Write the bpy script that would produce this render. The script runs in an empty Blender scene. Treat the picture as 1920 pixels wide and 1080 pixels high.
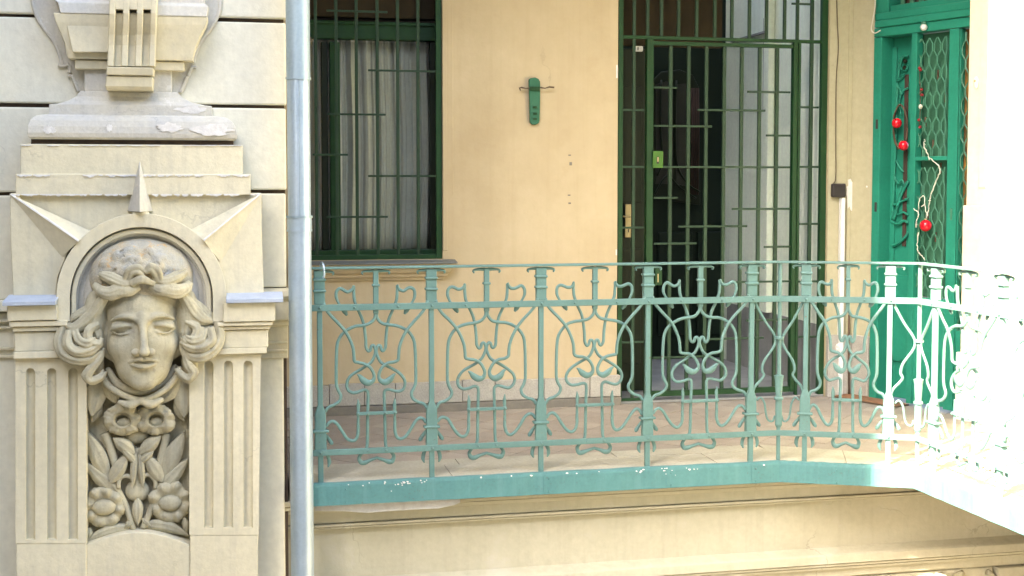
import bpy, bmesh, math, random
import numpy as np
from mathutils import Vector, Matrix
random.seed(7)
C = bpy.context.scene
COL = C.collection
R = math.radians

# ------------------------------------------------------------------ camera, sky, sun, exposure
F = 2400.0                      # focal length in pixels of the 1920 px wide frame
TH = math.atan(9.0e-5 * F)      # the camera looks a little to the right of the wall's normal
PITCH = R(3.05)
ZC = 1.37                       # eye height above the gallery floor
SH = 345 - (540 - F * math.tan(PITCH))

cam = bpy.data.cameras.new('camera')
cam_o = bpy.data.objects.new('camera', cam)
COL.objects.link(cam_o)
cam.sensor_width = 36.0
cam.lens = 36.0 * F / 1920.0
cam.shift_y = SH / 1920.0
cam.clip_start = 0.05
cam.clip_end = 400
cam_o.location = (0, 0, ZC)
cam_o.rotation_euler = (R(90) - PITCH, 0, -TH)
C.camera = cam_o

SUN_AZ = Vector((0.80, 0.60))   # direction the light travels, seen from above
SUN_EL = 42.0
w = bpy.data.worlds.new('World')
C.world = w
w.use_nodes = True
nt = w.node_tree
bg = nt.nodes['Background']
sky = nt.nodes.new('ShaderNodeTexSky')
sky.sky_type = 'NISHITA'
sky.sun_disc = False
sky.sun_elevation = R(SUN_EL)
sky.sun_rotation = math.atan2(-SUN_AZ.x, -SUN_AZ.y)
sky.air_density = 1.0
sky.dust_density = 3.5
sky.ozone_density = 0.6
nt.links.new(sky.outputs[0], bg.inputs[0])
bg.inputs[1].default_value = 0.15
sun = bpy.data.lights.new('sun', 'SUN')
sun.energy = 5.0
sun.angle = R(0.5)
sun.color = (1.0, 0.90, 0.70)
sun_o = bpy.data.objects.new('sun', sun)
COL.objects.link(sun_o)
sd = Vector((SUN_AZ.x * math.cos(R(SUN_EL)), SUN_AZ.y * math.cos(R(SUN_EL)), -math.sin(R(SUN_EL))))
sun_o.rotation_euler = sd.to_track_quat('-Z', 'Y').to_euler()
sun_o.location = (-6, -6, 9)
vs = C.view_settings
vs.view_transform = 'Standard'
vs.look = 'None'
vs.gamma = 1.0
vs.use_curve_mapping = False
vs.exposure = 3.22

# ------------------------------------------------------------------ survey: reading a pixel on a real plane
def ray(px, py):
    u = (px - 960) / F; v = (py - 540 - SH) / F
    c, s = math.cos(PITCH), math.sin(PITCH)
    f = c - v * s; d = v * c + s
    ct, st = math.cos(TH), math.sin(TH)
    return u * ct + f * st, f * ct - u * st, -d
def onY(px, py, Y):
    r = ray(px, py); k = Y / r[1]; return (r[0] * k, Y, ZC + r[2] * k)
def onZ(px, py, Z):
    r = ray(px, py); k = (Z - ZC) / r[2]; return (r[0] * k, r[1] * k, Z)
def on_plane(px, py, p0, n):
    r = ray(px, py); k = (n[0] * p0[0] + n[1] * p0[1]) / (n[0] * r[0] + n[1] * r[1])
    return (r[0] * k, r[1] * k, ZC + r[2] * k)

# ------------------------------------------------------------------ materials
def mat(name, base, base2=None, scale=4.0, rough=0.85, bump=0.0, bscale=60.0, metal=0.0,
        streak=0.0, streak_col=None, spots=None, spot_col=None, spot_scale=25.0, spot_lo=0.62, spot_hi=0.68,
        fine=0.08, spec=0.3, crack=0.0, crack_scale=1.6, rust=0.0):
    m = bpy.data.materials.new(name); m.use_nodes = True
    t = m.node_tree; N = t.nodes; L = t.links
    b = N['Principled BSDF']
    b.inputs['Roughness'].default_value = rough
    b.inputs['Metallic'].default_value = metal
    b.inputs['Specular IOR Level'].default_value = spec
    tc = N.new('ShaderNodeTexCoord')
    def noise(sc, det, vec=None, rgh=0.6):
        n = N.new('ShaderNodeTexNoise'); n.inputs['Scale'].default_value = sc
        n.inputs['Detail'].default_value = det; n.inputs['Roughness'].default_value = rgh
        L.new(vec if vec else tc.outputs['Object'], n.inputs['Vector']); return n
    def ramp(src, lo, hi):
        r = N.new('ShaderNodeMapRange'); r.inputs['From Min'].default_value = lo
        r.inputs['From Max'].default_value = hi; L.new(src, r.inputs['Value']); return r.outputs['Result']
    def mix(fac, a, c2):
        x = N.new('ShaderNodeMix'); x.data_type = 'RGBA'
        if isinstance(fac, float): x.inputs['Factor'].default_value = fac
        else: L.new(fac, x.inputs['Factor'])
        for sock, val in ((x.inputs['A'], a), (x.inputs['B'], c2)):
            if isinstance(val, tuple): sock.default_value = (*val, 1)
            else: L.new(val, sock)
        return x.outputs['Result']
    base2 = base2 or tuple(c * 0.8 for c in base)
    n1 = noise(scale, 6)
    col = mix(ramp(n1.outputs['Fac'], 0.32, 0.68), base, base2)
    if fine:
        n2 = noise(scale * 14, 4)
        col = mix(ramp(n2.outputs['Fac'], 0.3, 0.75), col, mix(fine * 3, col, tuple(c * 0.45 for c in base)))
    if streak:
        mp = N.new('ShaderNodeMapping'); mp.inputs['Scale'].default_value = (22, 22, 1.3)
        L.new(tc.outputs['Object'], mp.inputs['Vector'])
        n3 = noise(1.0, 5, mp.outputs['Vector'])
        mm = N.new('ShaderNodeMath'); mm.operation = 'MULTIPLY'; mm.inputs[1].default_value = streak
        L.new(ramp(n3.outputs['Fac'], 0.5, 0.78), mm.inputs[0])
        col = mix(mm.outputs[0], col, streak_col or tuple(c * 0.5 for c in base))
    if spots:
        n4 = noise(spot_scale, 8, rgh=0.7)
        mm = N.new('ShaderNodeMath'); mm.operation = 'MULTIPLY'; mm.inputs[1].default_value = spots
        L.new(ramp(n4.outputs['Fac'], spot_lo, spot_hi), mm.inputs[0])
        col = mix(mm.outputs[0], col, spot_col)
    if rust:
        n6 = noise(70, 6, rgh=0.75); n7 = noise(5, 3)
        mu = N.new('ShaderNodeMath'); mu.operation = 'MULTIPLY'; L.new(ramp(n6.outputs['Fac'], 0.60, 0.66), mu.inputs[0]); L.new(ramp(n7.outputs['Fac'], 0.45, 0.62), mu.inputs[1])
        m2 = N.new('ShaderNodeMath'); m2.operation = 'MULTIPLY'; m2.inputs[1].default_value = rust; L.new(mu.outputs[0], m2.inputs[0])
        col = mix(m2.outputs[0], col, (.13, .065, .03))
    if crack:
        n8 = noise(3.0, 5); va = N.new('ShaderNodeVectorMath'); va.operation = 'MULTIPLY_ADD'
        va.inputs[1].default_value = (.35, .35, .35); L.new(n8.outputs['Color'], va.inputs[0]); L.new(tc.outputs['Object'], va.inputs[2])
        vo = N.new('ShaderNodeTexVoronoi'); vo.feature = 'DISTANCE_TO_EDGE'; vo.inputs['Scale'].default_value = crack_scale; L.new(va.outputs[0], vo.inputs['Vector'])
        n9 = noise(1.7, 2); mu = N.new('ShaderNodeMath'); mu.operation = 'MULTIPLY'
        L.new(ramp(vo.outputs['Distance'], 0.006, 0.001), mu.inputs[0]); L.new(ramp(n9.outputs['Fac'], 0.57, 0.66), mu.inputs[1])
        m2 = N.new('ShaderNodeMath'); m2.operation = 'MULTIPLY'; m2.inputs[1].default_value = crack * .7; L.new(mu.outputs[0], m2.inputs[0])
        col = mix(m2.outputs[0], col, tuple(c * 0.35 for c in base))
    L.new(col, b.inputs['Base Color'])
    if bump:
        n5 = noise(bscale, 6)
        bp = N.new('ShaderNodeBump'); bp.inputs['Strength'].default_value = bump
        bp.inputs['Distance'].default_value = 0.01
        L.new(n5.outputs['Fac'], bp.inputs['Height']); L.new(bp.outputs['Normal'], b.inputs['Normal'])
    return m

M = {}
M['plaster'] = mat('cream_plaster', (.71, .65, .465), (.60, .55, .39), 2.2, bump=.25, bscale=45, streak=.35, streak_col=(.36, .34, .28), spots=.5, spot_col=(.40, .38, .33), spot_scale=9, spot_lo=.6, spot_hi=.8, crack=.55)
M['ashlar'] = mat('pale_ashlar_render', (.78, .75, .60), (.68, .65, .52), 1.8, bump=.2, bscale=40, streak=.2, streak_col=(.55, .52, .42), spots=.4, spot_col=(.52, .50, .44), spot_scale=5, spot_lo=.6, spot_hi=.8, crack=.4)
M['carved'] = mat('weathered_carving', (.56, .51, .345), (.39, .355, .245), 6, bump=.3, bscale=70, streak=.65, streak_col=(.17, .165, .13), spots=.6, spot_col=(.20, .19, .155), spot_scale=14, spot_lo=.55, spot_hi=.75, crack=.5, crack_scale=4)
M['peel'] = mat('peeling_cap_plaster', (.43, .43, .38), (.58, .49, .31), 16, bump=.6, bscale=60, fine=.15, streak=.4, streak_col=(.26, .25, .20), spots=.9, spot_col=(.58, .38, .17), spot_scale=12, spot_lo=.56, spot_hi=.62)
M['greyplaster'] = mat('greyed_plaster', (.53, .52, .475), (.60, .565, .455), 5, bump=.3, bscale=50, streak=.3, spots=.8, spot_col=(.62, .60, .54), spot_scale=10, spot_lo=.62, spot_hi=.66, crack=.6, crack_scale=3)
M['flake'] = mat('white_flaking_paint', (.75, .74, .70), (.62, .60, .56), 30, bump=.3)
M['joint_shade'] = mat('dark_joint_and_shade', (.10, .07, .05), (.06, .045, .035), 20)  # wall grooves; also painted shade in the neck and the lower recess
M['wall'] = mat('yellow_wall_plaster', (.52, .435, .285), (.435, .345, .21), 1.3, bump=.15, bscale=30, fine=.03, streak=.25, streak_col=(.38, .29, .17), spots=.4, spot_col=(.40, .30, .18), spot_scale=6, spot_lo=.6, spot_hi=.75, crack=.35, crack_scale=.9)
M['pier'] = mat('pier_plaster', (.47, .44, .29), (.42, .39, .255), 2.0, bump=.15, bscale=30, streak=.25, streak_col=(.36, .29, .18), crack=.3)
M['lower'] = mat('lower_wall_plaster', (.52, .49, .36), (.45, .42, .30), 2.0, bump=.25, bscale=30, streak=.25, streak_col=(.30, .26, .19), spots=.6, spot_col=(.56, .53, .43), spot_scale=3.5, spot_lo=.55, spot_hi=.68, crack=.6, crack_scale=1.5)
M['wing'] = mat('white_wing_plaster', (.76, .70, .54), (.70, .64, .49), 2.0, bump=.12, bscale=30)
M['white_in'] = mat('white_passage_plaster', (.86, .93, .76), (.80, .86, .70), 2.5, bump=.15, streak=.25, streak_col=(.42, .43, .40), crack=.35, crack_scale=1.2)
M['grey_in'] = mat('grey_passage_plinth', (.30, .30, .28), (.22, .22, .21), 6, bump=.2)
M['plinth'] = mat('granite_plinth', (.47, .45, .39), (.38, .355, .31), 10, bump=.35, bscale=90, fine=.2, spots=.5, spot_col=(.52, .49, .44), spot_scale=40, spot_lo=.55, spot_hi=.65)
M['plinth_dark'] = mat('dark_plinth_foot', (.22, .20, .16), (.16, .15, .13), 12, bump=.4)
M['teal'] = mat('teal_paint', (.118, .222, .198), (.098, .188, .166), 7, rough=.55, bump=.12, bscale=50, fine=.08, streak=.15, spots=.7, spot_col=(.05, .115, .095), spot_scale=22, spot_lo=.66, spot_hi=.74, spec=.45, rust=.8)
M['fascia'] = mat('teal_fascia_paint', (.098, .235, .225), (.078, .195, .19), 5, rough=.6, bump=.2, bscale=30, streak=.55, streak_col=(.13, .27, .26), spots=.8, spot_col=(.55, .55, .50), spot_scale=16, spot_lo=.70, spot_hi=.72, rust=.6)
M['gate'] = mat('dark_green_paint', (.012, .055, .016), (.009, .040, .012), 8, rough=.5, bump=.1, fine=.1, rust=.5)
M['bargreen'] = mat('grey_green_bar_paint', (.024, .056, .030), (.018, .042, .022), 8, rough=.5, bump=.1, rust=.5)
M['lime'] = mat('leaf_green_lock_paint', (.06, .16, .025), (.05, .13, .02), 10, rough=.5)
M['door'] = mat('emerald_door_paint', (.022, .238, .158), (.018, .198, .13), 4, rough=.45, bump=.1, fine=.08, streak=.15)
M['darkdoor'] = mat('dark_green_brown_door', (.007, .016, .006), (.010, .014, .004), 5, rough=.5, bump=.1)
M['darkin'] = mat('painted_interior_shade', (.004, .014, .006), (.006, .016, .007), 4, rough=.6)  # gloom of the interior put into a near-black green
M['brass'] = mat('worn_brass', (.55, .46, .26), (.45, .36, .20), 30, rough=.45, metal=.6)
M['zinc'] = mat('zinc_sheet', (.48, .58, .66), (.38, .48, .56), 5, rough=.45, metal=.6, streak=.5, streak_col=(.64, .70, .72), bump=.05, spots=.5, spot_col=(.7, .72, .72), spot_scale=30, spot_lo=.68, spot_hi=.74)
M['zinc_old'] = mat('old_zinc_sheet', (.38, .48, .53), (.32, .41, .46), 5, rough=.5, metal=.5, streak=.4)
M['flash'] = mat('blue_grey_flashing', (.50, .55, .62), (.40, .45, .53), 14, rough=.5, metal=.2, bump=.2)
M['sill'] = mat('grey_sill', (.20, .21, .20), (.15, .16, .15), 9, rough=.6)
M['curtain'] = mat('sheer_curtain', (.66, .64, .57), (.58, .56, .50), 3, rough=.9, streak=.12)
M['brownbox'] = mat('brown_shutter_box', (.034, .024, .010), (.024, .018, .008), 6)
M['black'] = mat('black_plastic', (.035, .03, .03), (.05, .045, .04), 9, rough=.5)
M['whitepl'] = mat('white_plastic', (.80, .80, .78), (.72, .72, .70), 9, rough=.4)
M['cable'] = mat('dark_cable', (.10, .07, .04), (.14, .11, .07), 9)
M['wcable'] = mat('white_cable', (.72, .68, .58), (.6, .56, .47), 9)
M['red'] = mat('glossy_red_bauble', (.62, .008, .022), (.52, .006, .016), 9, rough=.15, fine=0, spec=.6)
M['darkred'] = mat('dull_red_bead', (.28, .02, .025), (.20, .02, .02), 30, rough=.4)
M['twig'] = mat('brown_twig', (.13, .09, .055), (.09, .06, .04), 40, bump=.4)
M['wtwig'] = mat('white_painted_twig', (.72, .72, .62), (.5, .53, .42), 40, bump=.3)
M['amber'] = mat('amber_lining', (.28, .15, .03), (.10, .07, .03), 7)
M['backmesh'] = mat('green_backing', (.035, .13, .075), (.05, .16, .095), 6)
M['meshwire'] = mat('pale_green_wire', (.07, .22, .14), (.05, .17, .11), 20, rough=.5)
M['stone_edge'] = mat('flagstone', (.46, .435, .345), (.385, .36, .28), 5, bump=.3, bscale=40, fine=.12)
M['tileA'] = mat('tile_terracotta', (.35, .305, .25), (.305, .262, .215), 9, rough=.7, bump=.2, fine=.15)
M['tileB'] = mat('tile_grey_brown', (.355, .315, .26), (.31, .27, .22), 9, rough=.7, bump=.2, fine=.15)
M['tileC'] = mat('tile_beige', (.39, .345, .28), (.34, .295, .24), 9, rough=.7, bump=.2, fine=.15)
M['mortar'] = mat('mortar', (.33, .29, .235), (.27, .24, .195), 20)
M['mat_'] = mat('orange_doormat', (.27, .14, .07), (.21, .11, .06), 30, bump=.5)
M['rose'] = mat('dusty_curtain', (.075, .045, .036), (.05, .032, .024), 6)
M['duskpane'] = mat('dusky_pane', (.045, .045, .032), (.03, .03, .024), 4, rough=.4)
M['court'] = mat('courtyard_paving', (.065, .062, .056), (.05, .047, .042), 1.0, bump=.2)
M['far'] = mat('opposite_plaster', (.24, .21, .16), (.20, .18, .135), .8, bump=.1)
M['glassdark'] = mat('dark_window_glass', (.03, .035, .04), (.03, .035, .04), 1, rough=.1, fine=0, spec=.6)

def glass_mat():
    m = bpy.data.materials.new('window_glass'); m.use_nodes = True
    t = m.node_tree; t.nodes.clear()
    o = t.nodes.new('ShaderNodeOutputMaterial'); mx = t.nodes.new('ShaderNodeMixShader')
    tr = t.nodes.new('ShaderNodeBsdfTransparent'); gl = t.nodes.new('ShaderNodeBsdfGlossy'); fr = t.nodes.new('ShaderNodeFresnel')
    tr.inputs[0].default_value = (.86, .88, .86, 1); gl.inputs['Roughness'].default_value = 0.03; fr.inputs[0].default_value = 1.7
    ge = t.nodes.new('ShaderNodeNewGeometry'); s1 = t.nodes.new('ShaderNodeMath'); s1.operation = 'SUBTRACT'; s1.inputs[0].default_value = 1.0
    s2_ = t.nodes.new('ShaderNodeMath'); s2_.operation = 'MULTIPLY'
    t.links.new(ge.outputs['Backfacing'], s1.inputs[1]); t.links.new(s1.outputs[0], s2_.inputs[0]); t.links.new(fr.outputs[0], s2_.inputs[1]); t.links.new(s2_.outputs[0], mx.inputs[0]); t.links.new(tr.outputs[0], mx.inputs[1]); t.links.new(gl.outputs[0], mx.inputs[2])
    t.links.new(mx.outputs[0], o.inputs[0]); return m
M['glass'] = glass_mat()

# ------------------------------------------------------------------ object helpers
ROOT = {}
def root_loc(o):
    while o.parent: o = o.parent
    return ROOT.get(o.name, Vector((0, 0, 0)))
def thing(name, label, cat, loc=(0, 0, 0), group=None):
    o = bpy.data.objects.new(name, None); COL.objects.link(o)
    o.location = loc; o.empty_display_size = .1
    o['label'] = label; o['category'] = cat
    if group: o['group'] = group
    ROOT[o.name] = Vector(loc)
    return o
class MB:
    def __init__(s): s.v = []; s.f = []
    def add(s, vs, fs):
        n = len(s.v); s.v += [tuple(map(float, p)) for p in vs]; s.f += [tuple(i + n for i in q) for q in fs]; return s
    def box(s, x0, x1, y0, y1, z0, z1):
        return s.add([(x0, y0, z0), (x1, y0, z0), (x1, y1, z0), (x0, y1, z0), (x0, y0, z1), (x1, y0, z1), (x1, y1, z1), (x0, y1, z1)],
                     [(0, 3, 2, 1), (4, 5, 6, 7), (0, 1, 5, 4), (1, 2, 6, 5), (2, 3, 7, 6), (3, 0, 4, 7)])
    def prism(s, pts, off):      # pts: 3-D outline, extruded by the vector off
        n = len(pts); off = Vector(off)
        vs_ = [Vector(p) for p in pts] + [Vector(p) + off for p in pts]
        fs = [tuple(range(n)), tuple(range(2 * n - 1, n - 1, -1))]
        fs += [(i, i + n, (i + 1) % n + n, (i + 1) % n) for i in range(n)]
        return s.add(vs_, fs)
    def loft(s, rings, caps=True, closed=True):
        n = len(rings[0]); vs_ = [p for r in rings for p in r]; fs = []
        for i in range(len(rings) - 1):
            for j in range(n if closed else n - 1):
                a, b = i * n + j, i * n + (j + 1) % n
                fs.append((a, b, b + n, a + n))
        if caps: fs += [tuple(range(n - 1, -1, -1)), tuple(range((len(rings) - 1) * n, len(rings) * n))]
        return s.add(vs_, fs)
    def tube(s, pts, r, seg=8):
        pts = [Vector(p) for p in pts]; n = len(pts)
        rr = r if isinstance(r, (list, tuple)) else [r] * n
        rings = []; up = None
        for i, p in enumerate(pts):
            d = (pts[min(i + 1, n - 1)] - pts[max(i - 1, 0)]).normalized()
            if up is None:
                up = Vector((0, 0, 1)) if abs(d.z) < .9 else Vector((0, 1, 0))
            a = d.cross(up).normalized(); up = a.cross(d).normalized()
            rings.append([p + a * (rr[i] * math.cos(q * 2 * math.pi / seg)) + up * (rr[i] * math.sin(q * 2 * math.pi / seg)) for q in range(seg)])
        return s.loft(rings)
    def ball(s, c, r, nu=12, nv=8, sq=(1, 1, 1)):
        c = Vector(c); rings = []
        for i in range(nv + 1):
            t = math.pi * i / nv; k = max(math.sin(t), 1e-3)
            rings.append([c + Vector((sq[0] * r * k * math.cos(2 * math.pi * j / nu), sq[1] * r * k * math.sin(2 * math.pi * j / nu), sq[2] * r * math.cos(t))) for j in range(nu)])
        return s.loft(rings)
    def build(s, name, m, parent=None, smooth=False, bevel=0, kind=None, label=None, cat=None, fix=True):
        off = root_loc(parent) if parent else Vector((0, 0, 0))
        me = bpy.data.meshes.new(name)
        me.from_pydata([tuple(Vector(p) - off) for p in s.v], [], s.f)
        if fix:
            bm = bmesh.new(); bm.from_mesh(me); bmesh.ops.recalc_face_normals(bm, faces=bm.faces); bm.to_mesh(me); bm.free()
        me.materials.append(m)
        if smooth: me.polygons.foreach_set('use_smooth', [True] * len(me.polygons))
        me.update()
        o = bpy.data.objects.new(name, me); COL.objects.link(o)
        if parent: o.parent = parent
        if bevel:
            b = o.modifiers.new('bevel', 'BEVEL'); b.width = bevel; b.segments = 2; b.limit_method = 'ANGLE'; b.angle_limit = R(35)
        if kind: o['kind'] = kind
        if label: o['label'] = label
        if cat: o['category'] = cat
        return o
def B(name, m, parent, *a, **k): return MB().box(*a).build(name, m, parent, **k)
def smooth_pts(p, n=6):          # Catmull-Rom
    P = [Vector(q) for q in p]; out = []
    P = [P[0] * 2 - P[1]] + P + [P[-1] * 2 - P[-2]]
    for i in range(1, len(P) - 2):
        for k in range(n):
            t = k / n
            out.append(.5 * (2 * P[i] + (P[i + 1] - P[i - 1]) * t + (2 * P[i - 1] - 5 * P[i] + 4 * P[i + 1] - P[i + 2]) * t * t + (3 * P[i] - P[i - 1] - 3 * P[i + 1] + P[i + 2]) * t ** 3))
    out.append(P[-2]); return out

# ------------------------------------------------------------------ the setting
YR = 5.866                       # plane of the front railing
YB = 7.60                        # back wall of the gallery
YF = 5.90                        # face of the decorated facade
X_EDGE = onY(537, 400, YF)[0]    # its right-hand corner
P0 = Vector((X_EDGE + .02, YR)); P1 = Vector((onY(1460, 700, YR)[0], YR)); P2 = Vector((3.222, 5.603)); P3 = Vector((3.29, 3.4))
A68 = R(68); DC, DS = math.cos(A68), math.sin(A68)
DO = Vector((onZ(1632, 748, 0)[0], onZ(1632, 748, 0)[1])); DN = Vector((-DS, -DC)); DD = Vector((DC, -DS))
def DW(S, d, z):                 # point on the green door's wall: along it, out of it, up
    p = DO + DD * S + DN * d; return (p.x, p.y, z)
def dS(px, py, d):
    q = on_plane(px, py, DO + DN * d, DN); return (Vector(q[:2]) - DO).dot(DD), q[2]

MB().add([(-60, -60, -4.6), (60, -60, -4.6), (60, 60, -4.6), (-60, 60, -4.6)], [(0, 1, 2, 3)]).build('courtyard_ground', M['court'], kind='structure')

def far_wing(name, label, x0, x1, y0, y1, h, face, wins):
    t = thing(name, label, 'building', ((x0 + x1) / 2, (y0 + y1) / 2, -4.6))
    B('wall', M['far'], t, x0, x1, y0, y1, -4.6, h)
    B('cornice', M['far'], t, x0 - .2, x1 + .2, y0 - .2, y1 + .2, h, h + .35)
    for a in wins:
        for z in (-3.2, .6, 4.4):
            if face == 'x':
                f = B('window', M['sill'], t, x1 + .002, x1 + .05, a, a + 1.1, z, z + 1.9); B('pane', M['glassdark'], f, x1 + .052, x1 + .06, a + .1, a + 1., z + .1, z + 1.8)
            else:
                f = B('window', M['sill'], t, a, a + 1.1, y1 + .002, y1 + .05, z, z + 1.9); B('pane', M['glassdark'], f, a + .1, a + 1., y1 + .052, y1 + .06, z + .1, z + 1.8)
s_occ = 7.6
corner = Vector((3.00, 5.62)) - SUN_AZ * s_occ
far_wing('courtyard_wing', 'tall plain courtyard wing on the left that shades the gallery', corner.x - 7, corner.x, corner.y, 13, 13.0, 'x', [corner.y + 1.2, corner.y + 3.8])
far_wing('opposite_building', 'cream courtyard building facing the gallery from behind the viewer', -9, 16, -13, -9, 10.0, 'y', [-6, -2.5, 1, 4.5, 8])

# gallery slab, fascia, floor
slab_poly = [(X_EDGE + .004, YR - .035), (P1.x - .008, YR - .035), (P2.x - .028, P2.y - .03), (P3.x - .035, P3.y), (5.6, P3.y), (5.6, 7.95), (X_EDGE + .004, 7.95)]
ZS = -.092
MB().prism([(x, y, ZS) for x, y in slab_poly], (0, 0, -ZS - .006)).build('gallery_floor', M['mortar'], kind='structure')
gf = bpy.data.objects['gallery_floor']
fas = MB()
fp = [Vector(q) for q in slab_poly[:4]]
for i in range(3):
    a, b = fp[i], fp[i + 1]
    d = (b - a).normalized(); n = Vector((d.y, -d.x))
    n = n if n.y < 0 or i == 2 and n.x < 0 else -n
    # rolled metal edging with a small drip and top lip, slightly wavy
    m_ = 44; rings = []
    for k in range(m_ + 1):
        p = a.lerp(b, k / m_); wv = .0022 * math.sin(k * 1.7 + i) * math.sin(k * .37) + random.uniform(-.0012, .0012) if 0 < k < m_ else 0
        e = n * (.008 + wv); top = .006 + random.uniform(-.0015, .0015)
        rings.append([(p.x, p.y, ZS - .003), (p.x + e.x, p.y + e.y, ZS - .006), (p.x + e.x * 1.1, p.y + e.y * 1.1, -.01), (p.x + e.x * .8, p.y + e.y * .8, top), (p.x - n.x * .02, p.y - n.y * .02, top)])
    fas.loft(rings, caps=False, closed=False)
fas.build('fascia', M['fascia'], gf, smooth=False, fix=True)
chip = MB(); rdc = random.Random(11)
for k in range(44):
    i = 0; px = rdc.choice([rdc.uniform(600, 1450), rdc.uniform(1180, 1300), rdc.uniform(720, 800)])
    a, b = fp[0], fp[1]; q = Vector(onY(px, 905, a.y)[:2]); zz = -rdc.choice([.001, .004, .008, .012, rdc.uniform(.01, .05)]); rr = rdc.uniform(.0015, .0048)
    chip.prism([(q.x + rr * 1.4 * rdc.uniform(.6, 1.2) * math.cos(t * math.pi / 4), q.y - .0125, zz + rr * rdc.uniform(.5, 1.1) * math.sin(t * math.pi / 4)) for t in range(8)], (0, .006, 0))
chip.build('paint_chips', M['flake'], gf, kind='stuff')
for px in (640, 1021, 1250, 1409, 1561):
    i = 0 if px < 1461 else 1
    a, b = fp[i], fp[i + 1]; d = (b - a).normalized(); n = Vector((d.y, -d.x)); n = n if n.y < 0 else -n
    q = Vector(on_plane(px, 905, a, Vector((-d.y, d.x)))[:2])
    e0, e1 = q - d * .006 + n * .0075, q + d * .006 + n * .0075
    MB().prism([(e0.x, e0.y, ZS - .004), (e1.x, e1.y, ZS - .004), (e1.x + n.x * .003, e1.y + n.y * .003, ZS - .004), (e0.x + n.x * .003, e0.y + n.y * .003, ZS - .004)], (0, 0, -ZS + .004)).build('seam', M['fascia'], gf, bevel=.001)
    for zz in (-.025, -.085):
        MB().ball((q.x + d.x * .02 + n.x * .009, q.y + d.y * .02 + n.y * .009, zz), .005, 8, 5).build('fascia_rivet', M['fascia'], gf, smooth=True)
# stone border and tiles, each a piece
def clip(poly, conv):
    out = poly
    for i in range(len(conv)):
        a, b = conv[i], conv[(i + 1) % len(conv)]
        ins = lambda p: (b[0] - a[0]) * (p[1] - a[1]) - (b[1] - a[1]) * (p[0] - a[0]) >= 0
        src, out = out, []
        for j in range(len(src)):
            p, q = src[j], src[(j + 1) % len(src)]
            ip, iq = ins(p), ins(q)
            if ip: out.append(p)
            if ip != iq:
                d1 = (b[0] - a[0]) * (p[1] - a[1]) - (b[1] - a[1]) * (p[0] - a[0]); d2 = (b[0] - a[0]) * (q[1] - a[1]) - (b[1] - a[1]) * (q[0] - a[0])
                t = d1 / (d1 - d2); out.append((p[0] + (q[0] - p[0]) * t, p[1] + (q[1] - p[1]) * t))
        if len(out) < 3: return []
    return out
def slab_piece(name, poly, m, h=.0, top=.0):
    c = Vector((sum(p[0] for p in poly) / len(poly), sum(p[1] for p in poly) / len(poly)))
    q = []
    for p in poly:
        d = Vector(p) - c; L_ = max(d.length, .01); q.append(c + d * max(.2, 1 - .002 / L_))
    mb = MB().prism([(p.x, p.y, -.006) for p in q], (0, 0, .006 + top)); return mb.build(name, m, gf)
ex = [X_EDGE + .03, .98, 1.75, 2.30, P1.x]
for i in range(4): slab_piece('border_stone', [(ex[i], YR - .02), (ex[i + 1], YR - .02), (ex[i + 1] + (.05 if i == 3 else 0), 6.10), (ex[i], 6.10)], M['stone_edge'], top=random.uniform(.001, .004))
for i in range(3): slab_piece('border_stone', [(ex[0] + i * .8, 6.10), (min(ex[0] + i * .8 + .8, P1.x + .06), 6.10), (min(ex[0] + i * .8 + .8, P1.x + .06), 6.24), (ex[0] + i * .8, 6.24)], M['stone_edge'], top=random.uniform(.001, .004))
mid = P1.lerp(P2, .5); nin = Vector((.40, .92))
slab_piece('border_stone', [(P1.x, P1.y - .02), tuple(mid), (mid.x + .12, mid.y + .28), (P1.x + .06, 6.24)], M['stone_edge'], top=.003)
slab_piece('border_stone', [tuple(mid), (P2.x - .01, P2.y), (P2.x + .28, P2.y + .12), (mid.x + .12, mid.y + .28)], M['stone_edge'], top=.002)
for i in range(4): slab_piece('border_stone', [(P2.x + .016 * i, P2.y - .55 * i), (P2.x + .016 * (i + 1), P2.y - .55 * (i + 1)), (P2.x + .30, P2.y - .55 * (i + 1)), (P2.x + .28, P2.y + .12 - (.12 if i else 0) - .55 * i)], M['stone_edge'], top=random.uniform(.001, .004))
regs = [[(X_EDGE + .03, 6.24), (P1.x + .06, 6.24), (P1.x + .06, YB - .02), (X_EDGE + .03, YB - .02)],
        [(P1.x + .06, 6.24), (P2.x + .28, P2.y + .12), (4.75, 5.6), (4.12, 7.2), (3.95, YB - .02), (P1.x + .06, YB - .02)]]
u_ = .155
for ia in range(-30, 60):
    for ib in range(-30, 60):
        # square tiles laid diagonally
        cx = .4 + (ia - ib) * u_ * .7071; cy = 6.3 + (ia + ib) * u_ * .7071
        if not (.2 < cx < 4.7 and 5.5 < cy < 7.7): continue
        hh = u_ * .7071
        sq = [(cx, cy - hh), (cx + hh, cy), (cx, cy + hh), (cx - hh, cy)]
        for rg in regs:
            pc = clip(sq, rg)
            if len(pc) >= 3: slab_piece('tile', pc, M[random.choice(['tileA', 'tileA', 'tileB', 'tileC'])], top=random.uniform(0, .0025))
slab_piece('border_stone', [(P2.x + .30, P2.y + .05), (P2.x + .28, P3.y), (5.2, P3.y), (4.75, 5.55)], M['stone_edge'], top=.002)

ug = MB().prism([(x, y, 3.75) for x, y in slab_poly], (0, 0, .16)).build('upper_gallery', M['lower'], None, kind='structure')
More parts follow.
